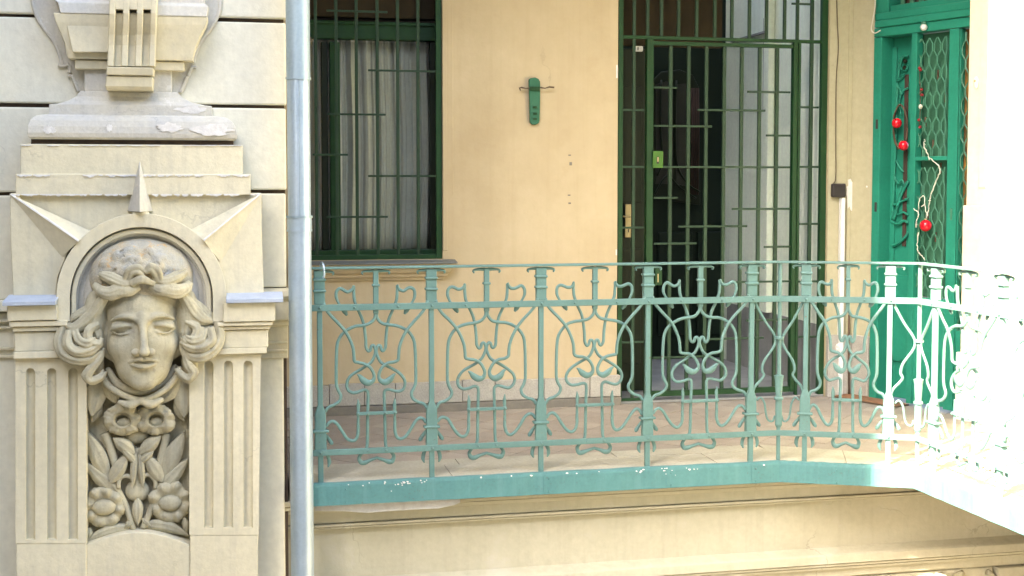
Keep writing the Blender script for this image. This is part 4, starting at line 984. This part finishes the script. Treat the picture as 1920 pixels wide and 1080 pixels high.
# fluted panels
def fluted(cs, wpx, ytop, ybot, outline, d):
    # front face with round-ended grooves cut in
    pan = MB()
    xl, xr, yt, yb = outline
    xs = [xl] + [v for c_ in cs for v in (c_ - wpx / 2, c_ + wpx / 2)] + [xr]
    for i in range(0, len(xs), 2): pan.prism([fp_(xs[i], yt, d), fp_(xs[i + 1], yt, d), fp_(xs[i + 1] - (4 if i == len(xs) - 2 and xl > 200 else 0), yb, d), fp_(xs[i], yb, d)], (0, d + .01, 0))
    for c_ in cs:
        for e0, e1, arc in ((yt, ytop, 1), (ybot, yb, 0)):
            k = 8
            if arc:
                pts_ = [fp_(c_ - wpx / 2, e0, d), fp_(c_ + wpx / 2, e0, d)] + [fp_(c_ + wpx / 2 * math.cos(math.pi * j / k), e1 + 9 - 9 * math.sin(math.pi * j / k), d) for j in range(k + 1)]
            else: pts_ = [fp_(c_ - wpx / 2, e0, d), fp_(c_ + wpx / 2, e0, d), fp_(c_ + wpx / 2, e1, d), fp_(c_ - wpx / 2, e1, d)]
            pan.prism(pts_, (0, d + .01, 0))
    p = pan.build('fluted_panel', M['plaster'], pi_)
    for c_ in cs:
        rings = []
        for py in (ytop, ybot):
            rings.append([fp_(c_ + wpx / 2 * math.cos(a), py, d - .004 - .026 * math.sin(a)) for a in [math.pi * j / 8 for j in range(9)]])
        MB().loft(rings, caps=False, closed=False).build('flute', M['plaster'], p, smooth=True, fix=False)
fluted([57, 97, 137], 18, 690, 1012, (29, 162, 672, 1019), .150)
fluted([391, 428, 465], 18, 676, 990, (355, 489, 664, 1003), .150)
fpoly([(30, 1019.5), (162, 1019), (162, 1300), (31, 1300)], .148).build('plain_base', M['plaster'], pi_, bevel=.004)
fpoly([(356, 1003.5), (484, 1003), (481, 1300), (356, 1300)], .148).build('plain_base', M['plaster'], pi_, bevel=.004)
arc_ = [(162 + 194 * k / 16, 1022 - 24 * math.sin(math.pi * k / 16)) for k in range(17)]
fpoly(arc_ + [(356, 1300), (162, 1300)], .142).build('plain_base', M['plaster'], pi_, bevel=.004)
fpoly([(160, 660), (357, 660), (357, 1030), (160, 1030)], .052).build('back_panel', M['carved'], pi_)

# vase-shaped bracket ornament above
vz = thing('bracket_ornament', 'moulded vase shaped ornament with a fluted console over the pilaster', 'ornament', fp_(245, 175, .05))
def vl(rows, name, m='plaster', bevel=.004):
    rings = []
    for a, b, py, d in rows:
        z = fp_((a + b) / 2, py, d)[2]; xa_, xb_ = fp_(a, py, d)[0], fp_(b, py, d)[0]
        rings.append([(xa_, YF + .02, z), (xa_, YF - d, z), (xb_, YF - d, z), (xb_, YF + .02, z)])
    return MB().loft(rings).build(name, M[m], vz, bevel=bevel)
vl([(128, 362, 112, .095), (125, 362, 104, .10), (121, 368, 84, .108), (113, 376, 64, .118), (104, 386, 44, .130), (100, 390, 28, .136)], 'bowl')
fpoly([(136, 98), (205, 98), (205, 34), (122, 34)], .126, .10).build('bowl_panel', M['plaster'], vz, bevel=.004)
vl([(113, 388, 28, .140), (108, 391, 8, .132), (100, 384, 3, .11), (96, 380, -60, .11)], 'rim_band', 'greyplaster')
vl([(140, 345, 131, .075), (140, 345, 114, .08)], 'under_slab')
vl([(158, 322, 176, .05), (158, 322, 131, .05)], 'stem', 'greyplaster')
# console: S-curved, with three flutes as separate ribs between grooves
prof = [(-40, .215), (5, .215), (25, .212), (45, .195), (65, .172), (85, .160), (105, .158), (124, .158)]
xs0 = [205, 217, 231, 243, 257, 269, 283, 294]     # rib | groove | rib ...
for i in range(7):
    rib = i % 2 == 0; rings = []
    for py, d in prof:
        sl = -4 * max(0, py) / 124
        if not rib and py < 16: continue
        dd_ = d - (0 if rib else .024)
        a, b = fp_(xs0[i] + sl, py, dd_), fp_(xs0[i + 1] + sl, py, dd_); z = a[2]
        rings.append([(a[0], YF - .05, z), (a[0], YF - dd_, z), (b[0], YF - dd_, z), (b[0], YF - .05, z)])
    MB().loft(rings).build('console_rib' if rib else 'console_groove', M['plaster'], vz, bevel=.004 if rib else 0)
    if not rib:
        rings = []
        for py, d in ((-40, .2145), (5, .2145), (17, .2125)):
            a, b = fp_(xs0[i] - .5, py, d), fp_(xs0[i + 1] + .5, py, d); z = a[2]; rings.append([(a[0], YF - .05, z), (a[0], YF - d, z), (b[0], YF - d, z), (b[0], YF - .05, z)])
        MB().loft(rings).build('console_rib', M['plaster'], vz)
vl([(199, 287, 141, .170), (200, 287, 126, .180)], 'console_foot'); vl([(199, 286, 169, .140), (197, 286, 162, .152), (199, 286, 143, .158)], 'console_foot')
def mould_line(pts, r, d=.009):
    P = smooth_pts([fp_(px, py, d) for px, py in pts], 5); return MB().tube(P, r, 8)
for pts in ([(62, -40), (64, 12), (70, 30), (88, 60), (108, 92), (118, 124), (132, 127), (136, 143), (148, 172), (170, 176), (170, 100), (120, 0), (120, -40)],
            [(412, -40), (412, 10), (406, 32), (383, 66), (364, 100), (360, 126), (352, 143), (338, 174), (320, 176), (320, 100), (370, 0), (370, -40)]):
    fpoly(pts, .010).build('back_plate', M['greyplaster'], vz, bevel=.003)
for pts in ([(61, -40), (61, -2), (63, 12), (68, 28), (76, 44), (88, 60), (100, 76), (108, 92), (114, 110), (117, 121)], [(109, 122), (118, 124), (127, 121), (131, 127), (131, 137)], [(127, 143), (134, 143), (140, 155), (147, 172)],
            [(413, -40), (413, 10), (408, 30), (398, 48), (384, 66), (374, 82), (366, 100), (362, 118)], [(368, 126), (360, 127), (355, 134), (352, 143)], [(350, 144), (346, 155), (338, 174)]):
    mould_line(pts, .0085).build('outline_moulding', M['greyplaster'], vz, smooth=True)

# ------------------------------------------------------------------ carved head: signed-distance modelling, one surface per part
class SDF:
    def __init__(s, lo, hi, h):
        s.lo = np.array(lo, float); s.h = h
        s.n = np.ceil((np.array(hi) - s.lo) / h).astype(int) + 1
        s.ax = [s.lo[i] + h * np.arange(s.n[i]) for i in range(3)]
        s.V = np.full(tuple(s.n), 30.0, np.float32)
    def _sub(s, c0, c1):
        i0 = np.clip(np.floor((np.array(c0) - s.lo) / s.h).astype(int), 0, s.n); i1 = np.clip(np.ceil((np.array(c1) - s.lo) / s.h).astype(int) + 1, 0, s.n)
        sl = tuple(slice(a, b) for a, b in zip(i0, i1))
        g = np.meshgrid(*[s.ax[i][sl[i]] for i in range(3)], indexing='ij'); return sl, g
    def _mix(s, sl, d, k, op):
        v = s.V[sl]
        if op == 'add':
            h = np.clip(.5 + .5 * (v - d) / k, 0, 1); s.V[sl] = v * (1 - h) + d * h - k * h * (1 - h)
        else:
            h = np.clip(.5 - .5 * (v + d) / k, 0, 1); s.V[sl] = v * (1 - h) + (-d) * h + k * h * (1 - h)
    def ell(s, c, r, k=4, op='add'):
        c, r = np.array(c, float), np.array(r, float); mg = 2.5 * k + 6
        sl, g = s._sub(c - r - mg, c + r + mg)
        q = np.sqrt(sum(((g[i] - c[i]) / r[i]) ** 2 for i in range(3))); q2 = np.sqrt(sum(((g[i] - c[i]) / r[i] ** 2) ** 2 for i in range(3)))
        s._mix(sl, (q * (q - 1) / np.maximum(q2, 1e-6)).astype(np.float32), k, op)
    def cap(s, a, b, ra, rb, k=3, op='add'):
        a, b = np.array(a, float), np.array(b, float); mg = max(ra, rb) + 2.5 * k + 4
        sl, g = s._sub(np.minimum(a, b) - mg, np.maximum(a, b) + mg)
        ba = b - a; t = np.clip(sum((g[i] - a[i]) * ba[i] for i in range(3)) / max(ba @ ba, 1e-6), 0, 1)
        d = np.sqrt(sum((g[i] - a[i] - t * ba[i]) ** 2 for i in range(3))) - (ra + (rb - ra) * t)
        s._mix(sl, d.astype(np.float32), k, op)
    def chain(s, pts, rs, k=3, op='add', n=4):
        P = smooth_pts(pts, n); m = len(rs) - 1
        R_ = [np.interp(i / (len(P) - 1) * m, range(m + 1), rs) for i in range(len(P))]
        # union the chain itself first, then blend once
        allp = np.array([tuple(p) for p in P]); mg = max(R_) + 2.5 * k + 4
        sl, g = s._sub(allp.min(0) - mg, allp.max(0) + mg); D = None
        for i in range(len(P) - 1):
            a, b = allp[i], allp[i + 1]; ba = b - a
            t = np.clip(sum((g[j] - a[j]) * ba[j] for j in range(3)) / max(ba @ ba, 1e-6), 0, 1)
            d = np.sqrt(sum((g[j] - a[j] - t * ba[j]) ** 2 for j in range(3))) - (R_[i] + (R_[i + 1] - R_[i]) * t)
            D = d if D is None else np.minimum(D, d)
        s._mix(sl, D.astype(np.float32), k, op)
    def mesh(s):
        V = s.V; ins = V < 0; nx, ny, nz = [k - 1 for k in V.shape]
        acc = np.zeros((nx, ny, nz, 3)); cnt = np.zeros((nx, ny, nz))
        corners = [(i, j, k) for i in (0, 1) for j in (0, 1) for k in (0, 1)]
        sub = lambda A, c: A[c[0]:c[0] + nx, c[1]:c[1] + ny, c[2]:c[2] + nz]
        for a in corners:
            for ax in range(3):
                if a[ax]: continue
                b = list(a); b[ax] = 1
                va, vb = sub(V, a), sub(V, b); cr = (va < 0) != (vb < 0)
                den = np.where(cr, va - vb, 1); t = np.where(cr, va / den, 0)
                for q in range(3): acc[..., q] += np.where(cr, a[q] + (t if q == ax else 0), 0)
                cnt += cr
        act = cnt > 0; idx = -np.ones(act.shape, int); idx[act] = np.arange(act.sum())
        ijk = np.argwhere(act); P = s.lo + s.h * (ijk + acc[act] / cnt[act][:, None])
        faces = []
        for ax in range(3):
            u, v = (ax + 1) % 3, (ax + 2) % 3
            a = ins; b = np.roll(ins, -1, ax)
            e = np.argwhere(a != b)
            ok = (e[:, ax] < V.shape[ax] - 1) & (e[:, u] > 0) & (e[:, v] > 0) & (e[:, u] < V.shape[u] - 1) & (e[:, v] < V.shape[v] - 1)
            e = e[ok]; flip = ins[tuple(e.T)]
            def cid(du, dv):
                c = e.copy(); c[:, u] += du; c[:, v] += dv; return idx[tuple(c.T)]
            q = np.stack([cid(-1, -1), cid(0, -1), cid(0, 0), cid(-1, 0)], 1)
            q[~flip] = q[~flip][:, ::-1]; faces.append(q)
        return P, np.concatenate(faces)
PXM = 1 / 432.0                   # metres per photo pixel at the head
HX, HY, HZ = fp_(267, 624, .15)
def to_world(P, rot=None, piv=(0, 0, 0)):
    P = np.asarray(P, float)
    if rot is not None: P = (P - piv) @ np.array(rot).T + piv
    return np.stack([HX + P[:, 0] * PXM, HY - (P[:, 1] - 15) * PXM, HZ + P[:, 2] * PXM], 1)
def sdf_obj(s, name, m, parent, rot=None, piv=(0, 0, 0)):
    P, Fq = s.mesh(); Wp = to_world(P, rot, piv); mb = MB(); mb.v = [tuple(p) for p in Wp]; mb.f = [tuple(int(i) for i in f[::-1]) for f in Fq]
    return mb.build(name, m, parent, smooth=True, fix=True)
hd = thing('sculpture', 'carved plaster head of a youth with lowered eyes and curling hair', 'sculpture', fp_(267, 735, .05))
# --- face
s = SDF((-92, -50, -120), (92, 118, 118), 1.5)
s.ell((0, 2, 42), (69, 60, 70), 1); s.ell((0, 4, -14), (68, 56, 62), 14); s.ell((0, 16, -62), (49, 42, 44), 16)
s.ell((0, 40, -92), (22, 16, 15), 12); s.ell((-34, 30, -22), (26, 22, 26), 14); s.ell((34, 30, -22), (26, 22, 26), 14)
for sx in (-1, 1):
    s.ell((sx * 36, 71, 13), (24, 15, 11), 10, 'sub')
    s.chain([(sx * 10, 61, 24), (sx * 22, 62, 30), (sx * 40, 58, 31), (sx * 56, 46, 24)], [3, 4, 4, 2], 10)
    s.ell((sx * 37, 45.5, 13), (20, 13, 11.5), 4)                                        # eyeball under its lid
    s.chain([(sx * 17, 52, 12), (sx * 27, 59, 15), (sx * 38, 60, 14), (sx * 49, 55, 11), (sx * 57, 47, 7)], [1.8, 3.4, 3.8, 3.4, 2], 4.0)   # lowered upper lid edge
    s.chain([(sx * 18, 52, 8), (sx * 30, 57.5, 6), (sx * 42, 56.5, 4), (sx * 54, 49, 5)], [1.0, 1.6, 1.6, 1], 1.5, 'sub')     # slit below it
    s.chain([(sx * 19, 53, 3), (sx * 30, 57, 0), (sx * 43, 55, -1), (sx * 54, 48, 3)], [1, 1.3, 1.3, 1], 5)          # lower lid
    s.chain([(sx * 18, 57, 20), (sx * 34, 60, 23), (sx * 52, 52, 18)], [1.2, 1.6, 1.2], 3, 'sub')
    s.ell((sx * 13.5, 66, -35), (8.5, 9, 7.5), 4)                                        # wing of the nose
    s.ell((sx * 7, 72, -44), (3.6, 6, 3), 2, 'sub')
    s.chain([(sx * 21, 62, -36), (sx * 27, 58, -46), (sx * 32, 54, -56)], [1, 1.8, 1], 6, 'sub')
s.chain([(0, 58, 30), (0, 65, 12), (1, 74, -12), (2, 82, -28)], [8.5, 7, 7, 8], 8); s.ell((2, 85, -34), (9.5, 9, 8), 5)
MZ = 5
def up(pts): return [(x, y, z + MZ) for x, y, z in pts]
s.chain(up([(0, 66, -46), (0, 65, -53)]), [1.5, 2.2], 3, 'sub')                        # philtrum
s.chain(up([(-26, 53, -58), (-14, 62, -54.5), (-5, 66, -52.5), (0, 65.5, -54), (5, 66, -52.5), (14, 62, -54.5), (26, 53, -58)]), [1.5, 3.2, 4, 3.6, 4, 3.2, 1.5], 3)
s.chain(up([(-20, 55, -63), (-9, 62.5, -65.5), (0, 64, -66.5), (9, 62.5, -65.5), (20, 55, -63)]), [2, 4.6, 5.2, 4.6, 2], 4)
s.chain(up([(-28, 55, -58.5), (-14, 65, -58.5), (0, 69, -58), (14, 65, -58.5), (28, 55, -58.5)]), [1.2, 1.7, 1.8, 1.7, 1.2], 1.5, 'sub')
s.chain(up([(-16, 58, -76), (0, 61, -77), (16, 58, -76)]), [3, 4, 3], 7, 'sub')
ry, rx = R(4), R(4)
RZ = np.array([[math.cos(ry), math.sin(ry), 0], [-math.sin(ry), math.cos(ry), 0], [0, 0, 1]])
RX = np.array([[1, 0, 0], [0, math.cos(rx), -math.sin(rx)], [0, math.sin(rx), math.cos(rx)]])
sdf_obj(s, 'face', M['carved'], hd, RZ @ RX, (0, 0, 0))
# --- hair: locks and curls, given in photo pixels
def L2(pts): return [(x - 267, d, 624 - y) for x, y, d in pts]
s = SDF((-160, -40, -115), (160, 112, 190), 1.6)
s.ell((0, 6, 92), (84, 46, 82), 1)                                                      # mass of hair
s.ell((0, 10, -2), (88, 18, 66), 8)
for sx in (-1, 1):
    s.ell((sx * 110 + 2, 16, -16), (36, 20, 34), 8); s.ell((sx * 84, 20, 34), (20, 20, 48), 8); s.ell((sx * 86, 10, -58), (16, 16, 26), 8)
def lock(pts, w, n=3, r=4.2, k=1.1):                                                    # a lock of hair: n strands side by side
    P = [Vector(q) for q in L2(pts)]; m_ = len(P)
    for a in range(n):
        o = (a - (n - 1) / 2) * w / max(n - 1, 1); Q_ = []
        for i, q in enumerate(P):
            d = P[min(i + 1, m_ - 1)] - P[max(i - 1, 0)]; nn = Vector((-d.z, 0, d.x)); nn.normalize()
            f = math.sin(math.pi * (i + .6) / (m_ + .2)) ** .6
            Q_.append(q + nn * (o * f + random.uniform(-1.0, 1.0) + 1.2 * math.sin(i * 1.9 + a * .5)) + Vector((0, 3.0 * (1 - (2 * o / max(w, 1)) ** 2) + random.uniform(-.5, .5), 0)))
        s.chain(Q_, [r * .75] + [r] * (m_ - 2) + [r * .45], k)
random.seed(21)
# rolls over the forehead
lock([(264, 534, 58), (250, 540, 62), (232, 540, 62), (214, 545, 58), (197, 541, 50), (183, 531, 38)], 19, 6, 3.6); lock([(286, 533, 58), (300, 539, 62), (316, 539, 62), (334, 544, 56), (349, 538, 47), (357, 529, 36)], 19, 6, 3.6)
lock([(258, 524, 60), (238, 526, 62), (214, 518, 56), (194, 510, 44)], 15, 4, 3.8); lock([(292, 523, 60), (314, 525, 60), (334, 515, 54), (350, 508, 42)], 15, 4, 3.8)
lock([(244, 522, 62), (252, 506, 68), (266, 500, 71), (276, 508, 72)], 9, 2, 6); lock([(302, 522, 62), (298, 506, 68), (287, 499, 71), (278, 506, 72)], 9, 2, 6); lock([(254, 527, 66), (272, 521, 72), (292, 527, 66)], 6, 2, 6)
# waves down the temples
lock([(206, 548, 46), (194, 566, 42), (184, 584, 38), (166, 600, 34), (146, 610, 32), (130, 605, 26)], 16, 4, 4.5); lock([(338, 546, 44), (352, 566, 40), (364, 584, 36), (378, 600, 34), (396, 605, 26)], 16, 4, 4.5)
lock([(198, 556, 40), (188, 580, 36), (184, 604, 34), (188, 626, 32), (192, 648, 26)], 12, 3, 4.5); lock([(340, 556, 38), (348, 580, 34), (350, 604, 32), (347, 626, 30), (344, 648, 24)], 12, 3, 4.5)
lock([(190, 604, 38), (174, 614, 42), (176, 632, 46), (192, 640, 44), (198, 630, 42)], 10, 3, 4); lock([(348, 604, 36), (366, 614, 40), (364, 632, 44), (348, 640, 42), (342, 630, 40)], 10, 3, 4)
# side bunches, swirling under
lock([(126, 608, 26), (120, 632, 32), (128, 654, 38), (150, 667, 42), (174, 667, 42), (192, 654, 36)], 13, 3, 5); lock([(404, 606, 24), (409, 632, 30), (401, 654, 36), (380, 667, 40), (358, 666, 40), (342, 652, 34)], 13, 3, 5)
lock([(138, 616, 36), (136, 638, 44), (152, 651, 48), (176, 650, 48), (196, 640, 40)], 11, 3, 4.5); lock([(392, 616, 34), (394, 638, 42), (378, 651, 46), (356, 650, 46), (338, 640, 38)], 11, 3, 4.5)
lock([(150, 616, 40), (156, 632, 48), (172, 637, 52), (186, 630, 46)], 8, 2, 4.5); lock([(380, 616, 38), (374, 632, 46), (358, 637, 50), (346, 630, 44)], 8, 2, 4.5)
# locks curling in below the cheeks
lock([(196, 650, 32), (190, 668, 36), (178, 684, 40), (169, 698, 40), (176, 709, 38), (192, 703, 36), (200, 692, 30)], 11, 3, 4.2); lock([(338, 650, 30), (346, 668, 34), (352, 684, 38), (359, 698, 38), (350, 709, 36), (336, 703, 34), (328, 692, 28)], 11, 3, 4.2)
lock([(190, 560, 30), (170, 576, 26), (148, 594, 24), (136, 606, 20)], 12, 3, 4.5); lock([(352, 560, 28), (370, 576, 24), (390, 594, 22), (400, 606, 18)], 12, 3, 4.5)
hair = sdf_obj(s, 'hair', M['carved'], hd)
# lumpy weathered cap over the crown, its plaster peeling
s = SDF((-108, -20, 60), (108, 90, 192), 1.8)
s.ell((0, 8, 104), (94, 47, 73), 1)
rs_ = random.Random(3)
for k in range(26):
    a = rs_.uniform(.15, math.pi - .15); r = rs_.uniform(.25, .95)
    x = 74 * r * math.cos(a); z = 103 + 60 * r * math.sin(a); y = 8 + 47 * math.sqrt(max(0, 1 - (x / 82) ** 2 - ((z - 105) / 71) ** 2))
    s.ell((x, y - 3, z), (rs_.uniform(8, 16), 7, rs_.uniform(7, 13)), 4)
for k in range(14):
    a = rs_.uniform(.2, math.pi - .2); r = rs_.uniform(.3, .95)
    x = 74 * r * math.cos(a); z = 105 + 58 * r * math.sin(a); y = 8 + 47 * math.sqrt(max(0, 1 - (x / 82) ** 2 - ((z - 105) / 71) ** 2))
    s.chain([(x - 8, y + 2, z - 4), (x, y + 3, z + 3), (x + 7, y + 2, z - 2)], [1.5, 2, 1], 2, 'sub')
sdf_obj(s, 'crown', M['peel'], hd)
# knotted scarf under the chin
s = SDF((-90, -30, -150), (90, 80, -50), 1.6)
for pts, r in (([(190, 694, 16), (202, 718, 20), (230, 738, 26), (262, 748, 30), (296, 738, 26), (322, 716, 20), (334, 694, 16)], [5, 6, 6, 5, 6, 6, 5]), ([(204, 694, 6), (222, 720, 12), (262, 734, 16), (304, 718, 12), (324, 692, 6)], [6, 8, 8, 8, 6]),
               ([(262, 750, 34), (244, 757, 32), (226, 752, 28)], [6, 8, 5]), ([(264, 750, 34), (282, 757, 32), (300, 750, 28)], [6, 8, 5])):
    s.chain(L2(pts), r, 2)
sdf_obj(s, 'scarf', M['carved'], hd)

# ------------------------------------------------------------------ floral relief below the head
fr = thing('floral_relief', 'carved relief panel of open flowers and leaves below the head', 'relief', fp_(258, 1010, .05))
def leaf(base, tip, width, d=.10, bulge=.017, curl=0.0, name='leaf', m='carved'):
    b, t = Vector((base[0], base[1])), Vector((tip[0], tip[1])); ax_ = t - b; L_ = ax_.length; ax_.normalize(); nn = Vector((-ax_.y, ax_.x))
    rows = []; nl, nw = 14, 8
    for i in range(nl + 1):
        u = i / nl; wv = width / 2 * (math.sin(math.pi * min(u * .96 + .03, 1)) ** .75) * (1.12 - .35 * u); row = []
        for j in range(nw + 1):
            v = -1 + 2 * j / nw
            p = b + ax_ * (L_ * u) + nn * (wv * v + curl * math.sin(math.pi * u))
            h = bulge * (1 - v * v) * math.sin(math.pi * min(max(u, .06), .94)) - .007 * math.exp(-(v / .14) ** 2) * math.sin(math.pi * u) 
            row.append(fp_(p.x, p.y, d + h - .012 * u * 0))
        rows.append(row)
    rows2 = [[(p[0], YF - d + .035, p[2]) for p in r] for r in rows]
    mb = MB()
    mb.loft(rows, caps=False, closed=False)
    edge = rows[0] + [r[-1] for r in rows[1:]] + rows[-1][::-1][1:] + [r[0] for r in rows[::-1][1:-1]]
    edge2 = [(p[0], YF - d + .04, p[2]) for p in edge]
    mb.loft([edge, edge2], caps=False)
    return mb.build(name, M[m], fr, smooth=True)
def stem(pts, r, d=.085, name='stem'):
    return MB().tube(smooth_pts([fp_(px, py, d) for px, py in pts], 5), r, 8).build(name, M['carved'], fr, smooth=True)
def flower(cx, cy, rx_, ry_, d=.12, n=9, seed=0, tilt=0.0, hollow=False):
    rd = random.Random(seed); rows = []; na = 84
    ph = [rd.uniform(-1, 1) for _ in range(na)]; ph = [(ph[k] + ph[(k + 1) % na] + ph[k - 1]) / 3 for k in range(na)]
    big = [rd.uniform(-.10, .10) for _ in range(n)]
    prof = ((.0, -.030), (.28, -.028), (.40, -.004), (.50, .020), (.60, .013), (.76, .013), (.92, .008), (1.0, -.004), (1.0, -.03), (.92, -.06)) if hollow else ((.0, .004), (.30, .002), (.45, .000), (.52, .006), (.66, .013), (.80, .014), (.92, .008), (1.0, -.002), (1.0, -.03), (.92, -.06))
    for k in range(na):
        a = 2 * math.pi * k / na; f = a / (2 * math.pi) * n; b_ = big[int(f) % n] * math.sin(math.pi * (f % 1)) ; lobes = b_ + .05 * abs(math.sin(a * n / 2)) + .045 * ph[k] + .02 * math.sin(a * n * 4); row = []
        for r, h in prof:
            rr = r * (1 + (lobes if r > .55 else .3 * b_)); ripple = (.007 * math.sin(a * n + seed) + .004 * ph[k]) * (1 if r > .6 else 0)
            row.append(fp_(cx + rx_ * rr * math.cos(a), cy - ry_ * rr * math.sin(a), d + h + ripple + tilt * r * math.sin(a)))
        rows.append(row)
    rows.append(rows[0])
    f = MB().loft(rows, caps=False, closed=False).build('flower', M['carved'], fr, smooth=True)
    c = Vector(fp_(cx + (2 if hollow else 0), cy + (5 if hollow else 0), d + (-.012 if hollow else .006)))
    MB().ball(c, (.024 if hollow else .038) * rx_ / 34, 14, 9, (1.2, .5, .8)).build('flower_centre', M['carved'], f, smooth=True)
flower(230, 787, 35, 30, .125, 6, 1, .012, True); flower(292, 786, 35, 30, .125, 6, 5, .012, True); flower(195, 951, 39, 37, .095, 8, 3, .008); flower(319, 943, 39, 37, .095, 8, 4, .008)
# drooping petals beside the scarf
leaf((186, 708), (172, 780), 40, .12); leaf((200, 706), (218, 757), 34, .125); leaf((346, 704), (345, 782), 44, .12); leaf((338, 708), (298, 757), 36, .125); leaf((190, 755), (172, 792), 20, .095); leaf((328, 752), (346, 790), 20, .095)
leaf((202, 896), (164, 812), 34, .095); leaf((216, 922), (160, 868), 30, .09); leaf((302, 896), (345, 812), 36, .095); leaf((296, 922), (352, 862), 30, .09)
leaf((206, 905), (240, 852), 28, .105); leaf((304, 903), (272, 852), 28, .105); leaf((252, 850), (212, 822), 26, .11); leaf((262, 850), (302, 818), 26, .11); leaf((254, 868), (226, 838), 16, .11); leaf((262, 868), (288, 846), 16, .11)
leaf((254, 848), (248, 915), 15, .105); leaf((262, 848), (268, 915), 15, .105)
leaf((248, 988), (160, 1016), 22, .085, curl=6); leaf((266, 984), (354, 1004), 24, .085, curl=-7); leaf((168, 990), (164, 1015), 16, .08); leaf((346, 970), (350, 1000), 14, .08)
stem([(250, 992), (242, 965), (232, 940), (220, 918), (204, 898), (196, 880)], [.014, .016, .014, .013, .012, .010] if False else .014); stem([(268, 990), (280, 962), (290, 936), (300, 912), (310, 880), (316, 850)], .014)
stem([(196, 812), (204, 830), (212, 856), (216, 872)], .019); stem([(312, 812), (308, 832), (303, 856), (300, 872)], .019)
stem([(222, 916), (224, 898), (236, 892), (252, 896)], .010, .095); stem([(292, 916), (290, 900), (278, 890), (264, 896)], .010, .095)
stem([(257, 840), (257, 870), (257, 900), (257, 940)], .015, .08)
MB().ball(fp_(258, 920, .07), .05, 12, 8, (1.1, .6, 1)).build('bud', M['carved'], fr, smooth=True)
leaf((258, 935), (258, 984), 22, .10, name='bud'); leaf((250, 975), (232, 992), 12, .09); leaf((266, 972), (284, 990), 12, .09)
MB().ball(fp_(257, 812, .06), .06, 12, 8, (1, .6, .8)).build('bud', M['carved'], fr, smooth=True)
